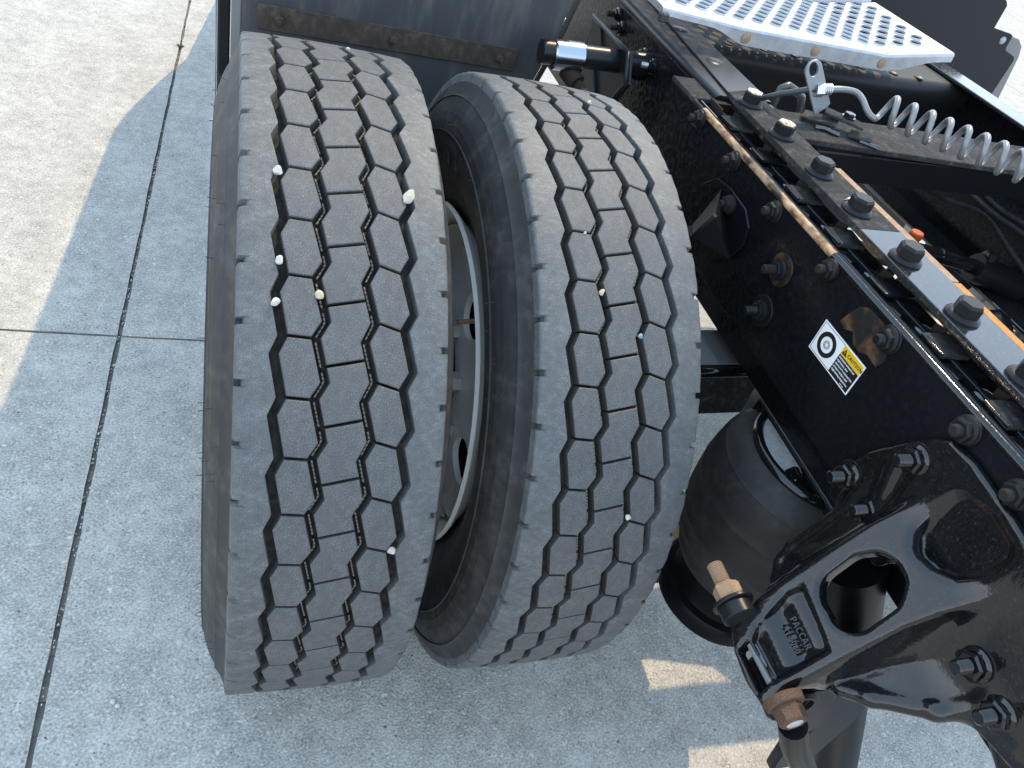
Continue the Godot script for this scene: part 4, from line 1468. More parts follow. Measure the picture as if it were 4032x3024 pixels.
func build_coil() -> void:
	# tab
	var t := thing("line_bracket", "upright zinc tab with a round hole that holds the end of the coiled line", "bracket", V(0.22, 0.045, -0.12), "", true)
	var ax := V(-0.074, 0.080, 0.0).normalized()
	var wd := V(0.79, 0.60, -0.10)
	wd = (wd - ax * wd.dot(ax)).normalized()
	var org := V(0.199, 0.047, -0.128)
	var xf := Transform3D(Basis(wd, ax, wd.cross(ax)), org)
	var outer := PackedVector2Array()
	var inner := PackedVector2Array()
	var hc := Vector2(0, 0.087)
	for i in 40:
		var a := TAU * i / 40.0
		var d := Vector2(cos(a), sin(a))
		inner.append(hc + Vector2(d.x * 0.0085, d.y * 0.0145))
		var o := hc + d * 0.0155
		if d.y < 0.0:
			var f: float = abs(d.x)
			o = Vector2(sign(d.x) * min(0.0155, 0.0175), hc.y - 0.087 * clampf(1.4 * (1.0 - f) + 0.0, 0.0, 1.0)) if f > 0.30 else Vector2(d.x / 0.30 * 0.0165, 0.0)
		outer.append(o)
	var b := B.new()
	b.ring_plate(outer, inner, xf, 0.0045)
	part("tab", b, M.zinc, t)
	b = B.new()
	b.box(V(0.236, 0.0445, -0.105), V(0.072, 0.0045, 0.034), Basis(V(0, 1, 0), -0.62) * Basis(V(0, 0, 1), -0.05), 0.001)
	part("foot", b, M.dusty_black, t)
	b = B.new()
	b.lathe([Vector2(0.0105, 0.0), Vector2(0.0105, 0.007), Vector2(0.009, 0.0085), Vector2(0, 0.0085)], V(0.246, 0.0465, -0.108), V(0, 1, 0), 6, 5.0, 0.0, TAU, 0.3, true)
	b.lathe([Vector2(0.0128, 0.0), Vector2(0.0128, 0.002), Vector2(0.0, 0.0021)], V(0.246, 0.0465, -0.108), V(0, 1, 0), 20)
	part("foot_bolt", b, M.gloss_black, t)
	# coiled line
	var c := thing("coiled_line", "grey coiled metal line stretching right from the zinc tab over the brace plate", "coil", V(0.3, 0.07, -0.05), "", true)
	var p0 := V(0.1740, 0.0805, -0.1250)
	var d0 := V(0.95, 0.20, 0.12).normalized()
	var ctr := V(0.2687, 0.0855, -0.0722)
	var dir := V(0.707, 0.0, 0.70)
	var side := V(0.707, 0.0, -0.707)
	var R := 0.0212
	var path := []
	var knots := [p0 + d0 * 0.012, V(0.211, 0.0875, -0.1220), V(0.238, 0.0880, -0.1215), V(0.249, 0.0855, -0.1150), V(0.253, 0.0805, -0.1030), V(0.255, 0.0735, -0.0900), V(0.2605, 0.0672, -0.0795), ctr + V(0, -R, 0)]
	for i in knots.size() - 1:
		for k in 6:
			var f := k / 6.0
			var a: Vector3 = knots[max(i - 1, 0)]
			var e: Vector3 = knots[min(i + 2, knots.size() - 1)]
			path.append(knots[i].cubic_interpolate(knots[i + 1], a, e, f))
	for i in 16 * 28:
		var a := TAU * i / 28.0
		var rr := R * (1.0 + 0.05 * sin(i * 0.013))
		path.append(ctr + dir * (0.0309 * i / 28.0) + (V(0, -cos(a), 0) + side * sin(a)) * rr)
	b = B.new()
	b.tube(path, 0.0052, 12)
	part("coil", b, M.coil_gray, c)
	b = B.new()
	b.lathe([Vector2(0, -0.010), Vector2(0.0125, -0.010), Vector2(0.0125, 0.004), Vector2(0.010, 0.006), Vector2(0.0, 0.006)], p0, d0, 6, 5.0, 0.0, TAU, 0.2, true)
	part("fitting_nut", b, M.steel, c)
	b = B.new()
	var pr := [Vector2(0, 0.005)]
	for i in 4:
		pr.append(Vector2(0.0095, 0.006 + i * 0.0036)); pr.append(Vector2(0.0095, 0.008 + i * 0.0036)); pr.append(Vector2(0.0076, 0.0088 + i * 0.0036))
	pr.append(Vector2(0.0, 0.021))
	b.lathe(pr, p0, d0, 18, 30.0)
	part("fitting_thread", b, M.steel, c)
	b = B.new()
	b.tube([p0 - d0 * 0.008, p0 - d0 * 0.024, p0 - d0 * 0.06 + V(0, -0.012, -0.012), V(0.100, 0.030, -0.175), V(0.085, -0.05, -0.22)], 0.0052, 10)
	part("black_tail", b, M.hose, c)

func build_deck() -> void:
	var hf := func(x: float) -> float:
		return 0.070 + max(0.0, x - 0.57) * 0.16 + max(0.0, 0.19 - x) * 0.05
	var t := thing("deck_plate", "rear perforated aluminium deck plate, its whole rear edge with three rivets in view", "deck plate", V(0.4, 0.04, -0.6), "", true)
	var b := B.new()
	var x0 := 0.0
	var x1 := 0.742
	var px := 0.0470
	var pz := 0.0306
	perforated(b, x0, x1, -0.502, 9, px, pz, hf, 0.0129)
	# plain margin towards the rear edge and its rolled-over front of the sheet
	var n := 24
	for i in n:
		var a: float = lerp(x0, x1, i / float(n))
		var c: float = lerp(x0, x1, (i + 1) / float(n))
		b.quad(V(a, hf.call(a), -0.502 + pz * 0.5), V(c, hf.call(c), -0.502 + pz * 0.5), V(c, hf.call(c), -0.448), V(a, hf.call(a), -0.448), V(0, 1, 0))
	part("perforated_sheet", b, M.aluminium, t)
	# rear apron: deep in the middle, shallow towards both ends, rounded over the edge
	b = B.new()
	var dep := func(x: float) -> float:
		return 0.034 - 0.020 * smoothstep(0.0, 1.0, (0.215 - x) / 0.10) - 0.016 * smoothstep(0.0, 1.0, (x - 0.60) / 0.10)
	n = 60
	for i in n:
		var a: float = lerp(x0, x1, i / float(n))
		var c: float = lerp(x0, x1, (i + 1) / float(n))
		var prev_p: Vector3
		var prev_q: Vector3
		var prev_n := V(0, 1, 0)
		for k in 7:
			var u := PI * 0.5 * k / 6.0
			var off := V(0, -(1.0 - cos(u)) * 0.007, sin(u) * 0.007)
			var nn := V(0, cos(u), sin(u))
			var p := V(a, hf.call(a), -0.448) + off
			var q := V(c, hf.call(c), -0.448) + off
			if k > 0:
				b.nquad(prev_p, prev_q, q, p, prev_n, prev_n, nn, nn)
			prev_p = p; prev_q = q; prev_n = nn
		var pb := V(a, hf.call(a) - dep.call(a), -0.440)
		var qb := V(c, hf.call(c) - dep.call(c), -0.440)
		b.quad(prev_p, prev_q, qb, pb, V(0, 0, 1))
		b.quad(pb, qb, qb + V(0, 0, -0.004), pb + V(0, 0, -0.004), V(0, -1, 0))
	part("rear_apron", b, M.aluminium, t)
	for x in [0.204, 0.381, 0.562]:
		b = B.new()
		b.lathe([Vector2(0.0105, 0.0), Vector2(0.0105, 0.0016), Vector2(0.0085, 0.0028), Vector2(0.0, 0.0032)], V(x, 0.0505, -0.4405), V(0, 0, 1), 24)
		part("apron_rivet", b, M.rust_tan, t)
	# small drain dimples between the holes
	b = B.new()
	for k in 8:
		for i in 15:
			var x := 0.02 + i * px + (0.012 if k % 2 == 0 else 0.0355)
			if x < x1 - 0.02:
				b.lathe([Vector2(0.0034, 0.0), Vector2(0.0028, 0.0006), Vector2(0.0, 0.0007)], V(x, hf.call(x) + 0.0001, -0.502 - (k + 0.5) * pz), V(0, 1, 0), 10)
	part("drain_dimple", b, M.gray_metal, t).set_meta("kind", "stuff")
	# cut ends
	b = B.new()
	for e in [x0, x1]:
		b.quad(V(e, hf.call(e), -0.77), V(e, hf.call(e), -0.445), V(e, hf.call(e) - 0.013, -0.445), V(e, hf.call(e) - 0.013, -0.77), V(-1 if e == x0 else 1, 0, 0))
	part("end_lip", b, M.aluminium, t)
	b = B.new()
	b.box(V(0.005, 0.062, -0.438), V(0.020, 0.018, 0.016), Basis(V(0, 1, 0), 0.3), 0.003)
	part("rubber_clip", b, M.hose, t)
	# next plate ahead, a step higher
	var u := thing("deck_plate", "front perforated aluminium deck plate, one step up and cut by the picture top", "deck plate", V(0.4, 0.05, -1.1), "", true)
	b = B.new()
	var hg := func(x: float) -> float:
		return 0.085 + max(0.0, x - 0.57) * 0.16 + max(0.0, 0.19 - x) * 0.05
	perforated(b, -0.01, 0.735, -0.842, 18, px, pz, hg, 0.0129)
	for i in 24:
		var a: float = lerp(-0.01, 0.735, i / 24.0)
		var c: float = lerp(-0.01, 0.735, (i + 1) / 24.0)
		b.quad(V(a, hg.call(a), -0.8268), V(c, hg.call(c), -0.8268), V(c, hg.call(c), -0.775), V(a, hg.call(a), -0.775), V(0, 1, 0))
		b.quad(V(a, hg.call(a), -0.775), V(c, hg.call(c), -0.775), V(c, hg.call(c) - 0.018, -0.770), V(a, hg.call(a) - 0.018, -0.770), V(0, 0, 1))
	part("perforated_sheet", b, M.aluminium, u)
	# cross member under the deck
	var xm := thing("cross_member", "wide black cross member with a row of slots under the deck plate", "cross member", V(0.53, -0.25, -0.65), "", true)
	b = B.new()
	var sec := [V2(-0.80, 0.0), V2(-0.60, 0.0), V2(-0.545, -0.001)]
	for k in 9:
		var a := PI * 0.5 * k / 8.0
		sec.append(V2(-0.545 + 0.026 * sin(a), -0.027 + 0.026 * cos(a)))
	sec.append(V2(-0.521, -0.045))
	sec.append(V2(-0.530, -0.060))
	sec.append(V2(-0.548, -0.10))
	sec.append(V2(-0.560, -0.25))
	for i in sec.size() - 1:
		var e: Vector2 = sec[i + 1] - sec[i]
		var nn := V(0, e.x, -e.y).normalized()
		var nb := nn
		var na := nn
		if i > 0:
			var ep: Vector2 = sec[i] - sec[i - 1]
			na = (V(0, ep.x, -ep.y).normalized() + nn).normalized()
		if i < sec.size() - 2:
			var en: Vector2 = sec[i + 2] - sec[i + 1]
			nb = (V(0, en.x, -en.y).normalized() + nn).normalized()
		for k in 12:
			var xa := 0.056 + 0.924 * k / 12.0
			var xb := 0.056 + 0.924 * (k + 1) / 12.0
			# the lip draws back towards the far rail
			var sa := -0.030 * smoothstep(0.62, 0.95, xa) if i > 1 else 0.0
			var sb := -0.030 * smoothstep(0.62, 0.95, xb) if i > 1 else 0.0
			var ta := -0.030 * smoothstep(0.62, 0.95, xa) if i > 0 else 0.0
			var tb := -0.030 * smoothstep(0.62, 0.95, xb) if i > 0 else 0.0
			b.nquad(V(xa, sec[i].y, sec[i].x + sa), V(xb, sec[i].y, sec[i].x + sb), V(xb, sec[i + 1].y, sec[i + 1].x + tb), V(xa, sec[i + 1].y, sec[i + 1].x + ta), na, na, nb, nb)
	var body := part("pressed_body", b, M.cross_black, xm)
	for q in [0.248, 0.346, 0.430, 0.506, 0.621, 0.722, 0.804]:
		b = B.new()
		b.lathe([Vector2(0.0125, 0.0), Vector2(0.0115, 0.0012), Vector2(0.0100, 0.0002), Vector2(0.0, 0.0002)], V(q, 0.0003, -0.560), V(0, 1, 0), 24)
		part("slot", b, M.decal_black, body)

func build_right_guard() -> void:
	var t := thing("far_fairing", "notched dark fairing panel on the far side, upper right beyond the deck plate", "fairing", V(2.0, 0.3, -1.0))
	var b := B.new()
	b.prism(PackedVector2Array([V2(1.62, 1.165), V2(2.135, 1.165), V2(2.163, 1.160), V2(2.178, 1.148), V2(2.185, 1.083), V2(2.262, 1.079), V2(2.275, 1.074), V2(2.279, 1.040), V2(2.286, 1.031), V2(2.335, 1.020), V2(2.343, 1.010), V2(2.375, 0.35), V2(1.62, 0.35)]), Transform3D(Basis(), V(0, 0, -1.006)), 0.006, 0.001)
	part("notched_panel", b, M.far_panel, t)
	b = B.new()
	b.prism(PackedVector2Array([V2(2.19, 1.076), V2(2.325, 1.068), V2(2.355, 1.050), V2(2.372, 1.020), V2(2.43, 0.80), V2(2.52, 0.35), V2(2.20, 0.35)]), Transform3D(Basis(), V(0, 0, -1.024)), 0.008, 0.001)
	part("backing_sheet", b, M.gray_plastic, t)
	b = B.new()
	b.lathe([Vector2(0.012, 0.0), Vector2(0.010, 0.003), Vector2(0.0, 0.004)], V(2.246, 1.056, -1.0), V(0, 0, 1), 18)
	part("rivet", b, M.zinc, t)

func build_axle() -> void:
	var t := thing("drive_axle", "black drive axle under the frame, glossy edged stretch right of the inner tyre", "axle", V(1.2, 0.3, 0.0))
	var b := B.new()
	b.lathe([Vector2(0.0, 0.36), Vector2(0.095, 0.36), Vector2(0.095, 0.44), Vector2(0.068, 0.46), Vector2(0.068, 1.10), Vector2(0.10, 1.26), Vector2(0.165, 1.34), Vector2(0.195, 1.44), Vector2(0.165, 1.54), Vector2(0.10, 1.62), Vector2(0.068, 1.74), Vector2(0.068, 2.05), Vector2(0.0, 2.05)], V(0, AXLE_Y, 0), V(1, 0, 0), 40, 30.0)
	part("axle_housing", b, M.satin_black, t)
	# torque beam across the top of the axle
	b = B.new()
	b.box(V(0.76, 0.590, 0.088), V(0.34, 0.120, 0.112), Basis(V(0, 0, 1), 0.06), 0.010)
	part("axle_saddle", b, M.dusty_black, t)
	b = B.new()
	b.box(V(0.76, 0.6545, 0.083), V(0.32, 0.004, 0.094), Basis(V(0, 0, 1), 0.06), 0.001)
	part("saddle_top", b, M.gray_plastic, t)
	b = B.new()
	b.tube([V(0.59, 0.634, 0.141), V(0.72, 0.642, 0.141), V(0.93, 0.655, 0.141)], 0.010, 12)
	part("saddle_edge", b, M.gloss_black, t)
	# spring beam that runs rearwards under the air spring
	var s := thing("suspension_beam", "black suspension beam running rearwards under the air spring", "beam", V(0.9, 0.2, 0.3))
	b = B.new()
	b.box(V(0.868, 0.240, 0.085), V(0.150, 0.07, 0.44), Basis(), 0.012)
	part("beam", b, M.deep_black, s)

func build_air_spring() -> void:
	var c := V(0.888, 0, 0.370)
	var t := thing("air_spring", "black rubber air spring bellows standing under the frame rail beside the inner tyre", "air spring", c + V(0, 0.28, 0))
	var b := B.new()
	var pr := [Vector2(0.100, 0.395)]
	var raw := [Vector2(0.114, 0.392), Vector2(0.124, 0.402), Vector2(0.137, 0.440), Vector2(0.150, 0.480), Vector2(0.157, 0.520), Vector2(0.159, 0.560), Vector2(0.158, 0.600), Vector2(0.153, 0.635), Vector2(0.143, 0.660), Vector2(0.130, 0.674), Vector2(0.116, 0.680)]
	# fine moulding lines round the bellows
	for i in raw.size():
		pr.append(raw[i])
		if i in [1, 2, 3, 5, 7]:
			var q: Vector2 = raw[i].lerp(raw[i + 1], 0.45)
			var q2: Vector2 = raw[i].lerp(raw[i + 1], 0.50)
			var q3: Vector2 = raw[i].lerp(raw[i + 1], 0.55)
			pr.append(q)
			pr.append(q2 + Vector2(0.0012, 0.0))
			pr.append(q3)
	b.lathe(pr, c, V(0, 1, 0), 72, 50.0)
	part("bellows", b, M.bellows, t)
	b = B.new()
	b.lathe([Vector2(0.112, 0.676), Vector2(0.1185, 0.679), Vector2(0.1200, 0.684), Vector2(0.1175, 0.689), Vector2(0.1120, 0.692), Vector2(0.1070, 0.691), Vector2(0.1040, 0.687), Vector2(0.1020, 0.686), Vector2(0.0, 0.686)], c, V(0, 1, 0), 72, 40.0)
	part("bead_plate", b, M.gloss_black, t)
	# bare grey metal on the plate, black film torn back from it
	b = B.new()
	var arc := PackedVector2Array()
	for i in 15:
		var a := deg_to_rad(150.0 + 118.0 * i / 14.0)
		arc.append(V2(0.1035 * cos(a), 0.1035 * sin(a)))
	for q in [V2(0.02, -0.095), V2(0.04, -0.02), V2(0.0, 0.006), V2(-0.022, -0.004), V2(-0.040, 0.010), V2(-0.066, 0.028)]:
		arc.append(q)
	b.prism(arc, Transform3D(Basis(V(1, 0, 0), V(0, 0, 1), V(0, 1, 0)), c + V(0, 0.6862, 0)), 0.0009)
	part("bare_metal", b, M.gray_metal, t)
	b = B.new()
	var edge := [V(-0.098, 0.6885, 0.030), V(-0.080, 0.693, 0.026), V(-0.064, 0.690, 0.028), V(-0.052, 0.694, 0.018), V(-0.040, 0.690, 0.012), V(-0.028, 0.693, -0.001), V(-0.018, 0.690, 0.0), V(-0.006, 0.693, 0.006), V(0.010, 0.690, 0.004), V(0.03, 0.692, -0.014)]
	for i in edge.size() - 1:
		var a: Vector3 = edge[i]
		var d: Vector3 = edge[i + 1]
		b.quad(c + a, c + d, c + V(d.x + 0.002, 0.6872, d.z + 0.020), c + V(a.x + 0.004, 0.6872, a.z + 0.018), V(0, 1, 0))
	part("torn_film", b, M.gloss_black, t)
	b = B.new()
	b.lathe([Vector2(0.0, 0.276), Vector2(0.108, 0.276), Vector2(0.116, 0.284), Vector2(0.117, 0.312), Vector2(0.112, 0.320), Vector2(0.100, 0.324), Vector2(0.094, 0.34), Vector2(0.100, 0.398), Vector2(0.0, 0.40)], c, V(0, 1, 0), 56, 35.0)
	part("piston", b, M.deep_black, t)

func build_bracket() -> void:
	# side walls (s, z, n) and flange edges of the casting
	var up := [V(0.035, 0.600, -0.018), V(0.10, 0.597, -0.018), V(0.19, 0.597, -0.018), V(0.275, 0.602, -0.018)]
	var lo := [V(0.052, 0.573, -0.042), V(0.088, 0.546, -0.047), V(0.190, 0.536, -0.049), V(0.262, 0.524, -0.030)]
	for i in 3:
		k_sheets.append([up[i], up[i + 1], lo[i]])
		k_sheets.append([up[i + 1], lo[i + 1], lo[i]])
	k_rods = [[lo[0], V(0.068, 0.553, -0.046), 0.0075], [V(0.068, 0.553, -0.046), lo[1], 0.0075], [lo[1], lo[2], 0.0075], [lo[2], lo[3], 0.0075]]
	var u2 := [V(0.030, 0.702, -0.018), V(0.100, 0.702, -0.018), V(0.170, 0.705, -0.018), V(0.225, 0.715, -0.018), V(0.270, 0.726, -0.016)]
	var d2 := [V(0.055, 0.722, -0.052), V(0.080, 0.745, -0.054), V(0.136, 0.786, -0.056), V(0.186, 0.803, -0.058), V(0.200, 0.842, -0.056)]
	for i in 4:
		# the wall drops steeply, then runs out to the skirt
		var m0: Vector3 = u2[i].lerp(d2[i], 0.35) + V(0, 0, -0.026)
		var m1: Vector3 = u2[i + 1].lerp(d2[i + 1], 0.35) + V(0, 0, -0.026)
		k_sheets.append([u2[i], u2[i + 1], m0])
		k_sheets.append([u2[i + 1], m1, m0])
		k_sheets.append([m0, m1, d2[i]])
		k_sheets.append([m1, d2[i + 1], d2[i]])
		k_rods.append([d2[i], d2[i + 1], 0.0085])
	# rib between the upper pocket and the flange studs
	k_rods.append([V(0.225, 0.585, -0.026), V(0.300, 0.575, 0.004), 0.006])
	k_rods.append([V(0.215, 0.568, -0.030), V(0.262, 0.545, -0.010), 0.006])
	var t := thing("hanger_bracket", "glossy black cast bracket with window and raised lettering at lower right", "bracket", V(0.69, 0.62, 0.67))
	round_windows()
	var b := B.new()
	surface_nets(V(0.565, 0.595, 0.470), V(0.800, 1.000, 0.905), 0.0036, b)
	part("casting", b, M.gloss_black, t)
	for q in [[0.808, 0.508, 0.0085], [0.902, 0.560, 0.0085], [0.808, 0.562, 0.0085], [0.806, 0.766, 0.0085], [0.795, 0.815, 0.0085]]:
		stud(t, V(0.760, q[0], q[1]), V(-1, 0, 0), q[2], 0.036, 0.022, M.gloss_black, M.gloss_black, M.satin_black, q[1] * 31.0)
	b = B.new()
	b.lathe([Vector2(0.0105, 0.0), Vector2(0.0095, 0.0012), Vector2(0.008, 0.0), Vector2(0.0, -0.0005)], V(0.7597, 0.872, 0.565), V(-1, 0, 0), 20)
	part("blind_hole", b, M.satin_black, t)
	b = B.new()
	b.lathe([Vector2(0.0135, 0.0), Vector2(0.0120, 0.0016), Vector2(0.0105, 0.0002), Vector2(0.0, -0.0004)], bw(0.290, 0.715, 0.0005), V(DN.x, DN.y, 0), 24)
	part("drilled_hole", b, M.decal_black, t)
	# raised cast lettering on the rolled web: runs along z, its tops towards the rail
	var font := SystemFont.new()
	font.font_names = PackedStringArray(["Droid Sans"])
	font.font_weight = 700
	var up3 := V(DS.x, DS.y, 0)
	var out3 := V(DN.x, DN.y, 0)
	var bt := Basis(V(0, 0, 1), up3, V(0, 0, 1).cross(up3))
	for q in [["PACCAR", 0.0560, -0.0140, 0.000178, 0.12], ["C11-6080", 0.0425, -0.0128, 0.000148, 0.0]]:
		var tm := text_mesh(q[0], q[3], 0.0026, font)
		add_text("cast_lettering", tm, M.gloss_black, t, Transform3D(Basis(bt.x, -q[4]) * bt, bw(q[1], 0.657, q[2])))
	# worn pin at the slit
	b = B.new()
	b.tube([bw(-0.0075, 0.640, -0.012), bw(-0.0060, 0.692, -0.012)], 0.0062, 12)
	part("pin_edge", b, M.gray_plastic, t)
	# pivot bolt through the end of the bracket
	var p := thing("pivot_bolt", "rusty pivot bolt through the cast bracket end, tan nut above, head below", "bolt", V(0.62, 0.655, 0.66))
	var nz := V(0, 0, -1)
	b = B.new()
	var pr := [Vector2(0.0, 0.0), Vector2(0.0108, 0.0)]
	var z := 0.0
	while z < 0.030:
		pr.append(Vector2(0.0108, z)); pr.append(Vector2(0.0092, z + 0.0014)); pr.append(Vector2(0.0108, z + 0.0028))
		z += 0.0030
	pr.append(Vector2(0.0095, 0.034)); pr.append(Vector2(0.0, 0.0345))
	var pa := V(0.6120, 0.6580, 0.590)
	b.lathe(pr, pa + nz * 0.022, nz, 22, 25.0)
	part("thread", b, M.rust_tan, p)
	b = B.new()
	b.lathe([Vector2(0.0, 0.0), Vector2(0.0185, 0.0), Vector2(0.0185, 0.021), Vector2(0.0160, 0.0245), Vector2(0.0, 0.0245)], pa, nz, 6, 5.0, 0.0, TAU, 0.25, true)
	part("nut", b, M.rust_tan, p)
	b = B.new()
	b.cyl(pa + V(0, 0, 0.005), pa, 0.0275, 0.0275, 30, 0.0012)
	b.cyl(pa + V(0, 0, 0.024), pa + V(0, 0, 0.005), 0.022, 0.022, 30, 0.0012)
	part("washer", b, M.satin_black, p)
	var ph := V(0.617, 0.657, 0.722)
	b = B.new()
	b.cyl(ph + V(0, 0, -0.006), ph + V(0, 0, 0.006), 0.0245, 0.0235, 30, 0.0016)
	part("head_flange", b, M.rusty_head, p)
	b = B.new()
	b.lathe([Vector2(0.0185, 0.006), Vector2(0.0182, 0.024), Vector2(0.0155, 0.0270), Vector2(0.0135, 0.0262), Vector2(0.0, 0.0262)], ph, V(0, 0, 1), 6, 5.0, 0.0, TAU, 0.55, true)
	part("head", b, M.rusty_head, p)
	b = B.new()
	b.lathe([Vector2(0.0105, 0.0), Vector2(0.0095, 0.0008), Vector2(0.0, 0.0009)], ph + V(0, 0, 0.0263), V(0, 0, 1), 16)
	part("head_mark", b, M.gray_metal, p)
	# shock absorber hanging from the pivot bolt
	var s := thing("shock_absorber", "black shock absorber hanging below the cast bracket from the rusty bolt", "shock absorber", V(0.74, 0.1, 0.70))
	b = B.new()
	b.lathe([Vector2(0.0, 0.645), Vector2(0.030, 0.645), Vector2(0.035, 0.650), Vector2(0.035, 0.712), Vector2(0.031, 0.716), Vector2(0.026, 0.716), Vector2(0.024, 0.710), Vector2(0.0, 0.710)], V(0.668, 0.606, 0), V(0, 0, 1), 44, 35.0)
	part("eye", b, M.deep_black, s)
	b = B.new()
	b.prism(PackedVector2Array([V2(0.672, 0.650), V2(0.698, 0.650), V2(0.722, 0.635), V2(0.744, 0.600), V2(0.768, 0.550), V2(0.776, 0.515), V2(0.766, 0.490), V2(0.746, 0.485), V2(0.724, 0.505), V2(0.702, 0.555), V2(0.680, 0.605)]), Transform3D(Basis(), V(0, 0, 0.690)), 0.022, 0.006)
	part("eye_plate", b, M.deep_black, s)
	b = B.new()
	b.tube([V(0.632, 0.634, 0.742), V(0.668, 0.575, 0.748), V(0.715, 0.515, 0.752), V(0.78, 0.43, 0.752)], 0.0175, 14)
	part("bracket_arm", b, M.deep_black, s)
	var dt := thing("damper_tube", "thick black tube seen through the window of the cast bracket", "tube", V(0.97, 0.37, 0.625))
	b = B.new()
	b.tube([V(0.768, 0.728, 0.580), V(0.88, 0.53, 0.603), V(1.02, 0.28, 0.63), V(1.15, 0.045, 0.655)], 0.046, 28)
	part("tube", b, M.deep_black, dt)
	# dark plate behind
	var k := thing("lower_plate", "black rounded plate hanging behind the shock absorber below the cast bracket", "plate", V(0.75, 0.42, 0.69))
	b = B.new()
	b.prism(PackedVector2Array([V2(0.745, 0.66), V2(0.785, 0.67), V2(0.835, 0.62), V2(0.885, 0.53), V2(0.915, 0.43), V2(0.935, 0.25), V2(0.86, 0.25), V2(0.80, 0.44), V2(0.760, 0.56)]), Transform3D(Basis(), V(0, 0, 0.668)), 0.020, 0.004)
	part("plate", b, M.deep_black, k)
	b = B.new()
	b.tube([V(0.745, 0.655, 0.690), V(0.752, 0.60, 0.691), V(0.785, 0.52, 0.691), V(0.815, 0.44, 0.691), V(0.815, 0.36, 0.691)], 0.0065, 8)
	part("plate_rib", b, M.dusty_black, k)

func build_caution() -> void:
	var t := thing("caution_sticker", "small caution sticker with wheel symbol and yellow band on the frame rail", "sticker", V(0.0, -0.098, 0.3665), "", true)
	var bs := Basis(V(0, 0, 1), V(0, 1, 0), V(-1, 0, 0))
	var o := V(-0.0002, -0.0985, 0.3665)
	var xf := Transform3D(bs, o)
	var W := 0.099
	var H := 0.0505
	var rect := func(b: B, x0: float, y0: float, x1: float, y1: float, z: float) -> void:
		b.prism(PackedVector2Array([V2(x0, y0), V2(x1, y0), V2(x1, y1), V2(x0, y1)]), Transform3D(bs, o + bs * V(0, 0, z)), 0.0003)
	var b := B.new()
	b.prism(PackedVector2Array([V2(-W / 2, -H / 2), V2(W / 2, -H / 2), V2(W / 2, H / 2), V2(-W / 2, H / 2)]), xf, 0.0008)
	part("white_sheet", b, M.decal_white, t)
	b = B.new()
	rect.call(b, 0.003, -H / 2 + 0.002, W / 2 - 0.002, H / 2 - 0.0165, 0.0008)
	part("black_panel", b, M.decal_black, t)
	b = B.new()
	rect.call(b, 0.003, H / 2 - 0.0160, W / 2 - 0.002, H / 2 - 0.002, 0.0008)
	part("yellow_band", b, M.decal_yellow, t)
	b = B.new()
	# thin border round the symbol half
	rect.call(b, -W / 2 + 0.002, -H / 2 + 0.0020, -W / 2 + 0.0026, H / 2 - 0.0020, 0.0008)
	rect.call(b, -W / 2 + 0.0026, -H / 2 + 0.0020, 0.003, -H / 2 + 0.0026, 0.0008)
	rect.call(b, -W / 2 + 0.0026, H / 2 - 0.0026, 0.003, H / 2 - 0.0020, 0.0008)
	var ring := func(cx: float, cy: float, r0: float, r1: float) -> void:
		var a := PackedVector2Array()
		var e := PackedVector2Array()
		for i in 40:
			var q := TAU * i / 40.0
			a.append(V2(cx + r1 * cos(q), cy + r1 * sin(q)))
			e.append(V2(cx + r0 * cos(q), cy + r0 * sin(q)))
		b.ring_plate(a, e, Transform3D(bs, o + bs * V(0, 0, 0.0008)), 0.0003)
	var cx := -W / 2 + 0.0255
	ring.call(cx, 0.0, 0.0118, 0.0185)
	ring.call(cx, 0.0, 0.0058, 0.0062)
	ring.call(cx, 0.0, 0.0030, 0.0033)
	for i in 10:
		var q := TAU * i / 10.0
		ring.call(cx + 0.0046 * cos(q), 0.0046 * sin(q), 0.0003, 0.0008)
	part("wheel_symbol", b, M.decal_black, t)
	b = B.new()
	b.prism(PackedVector2Array([V2(0.0045, H / 2 - 0.0138), V2(0.0145, H / 2 - 0.0138), V2(0.0095, H / 2 - 0.0045)]), Transform3D(bs, o + bs * V(0, 0, 0.0011)), 0.0003)
	part("warning_triangle", b, M.decal_black, t)
	var font := SystemFont.new()
	font.font_names = PackedStringArray(["Droid Sans"])
	font.font_weight = 700
	var put := func(s: String, x: float, y: float, px: float, z: float, m: Material, nm: String) -> void:
		var tm := text_mesh(s, px, 0.0002, font)
		tm.horizontal_alignment = HORIZONTAL_ALIGNMENT_LEFT
		add_text(nm, tm, m, t, Transform3D(bs, o + bs * V(x, y, z)))
	put.call("!", 0.0084, H / 2 - 0.0104, 0.000085, 0.0015, M.decal_yellow, "exclamation_mark")
	put.call("CAUTION", 0.0155, H / 2 - 0.0091, 0.000118, 0.0012, M.decal_black, "caution_word")
	var lines := ["Maintain wheel/nut", "tightness. See", "operator's manual for", "proper torque and", "tightening sequence."]
	for i in lines.size():
		put.call(lines[i], 0.0050, H / 2 - 0.0198 - i * 0.0053, 0.0000600, 0.0012, M.decal_white, "text_line")
	put.call("4820 1093", 0.030, -H / 2 + 0.0042, 0.00003, 0.0012, M.decal_white, "text_line")

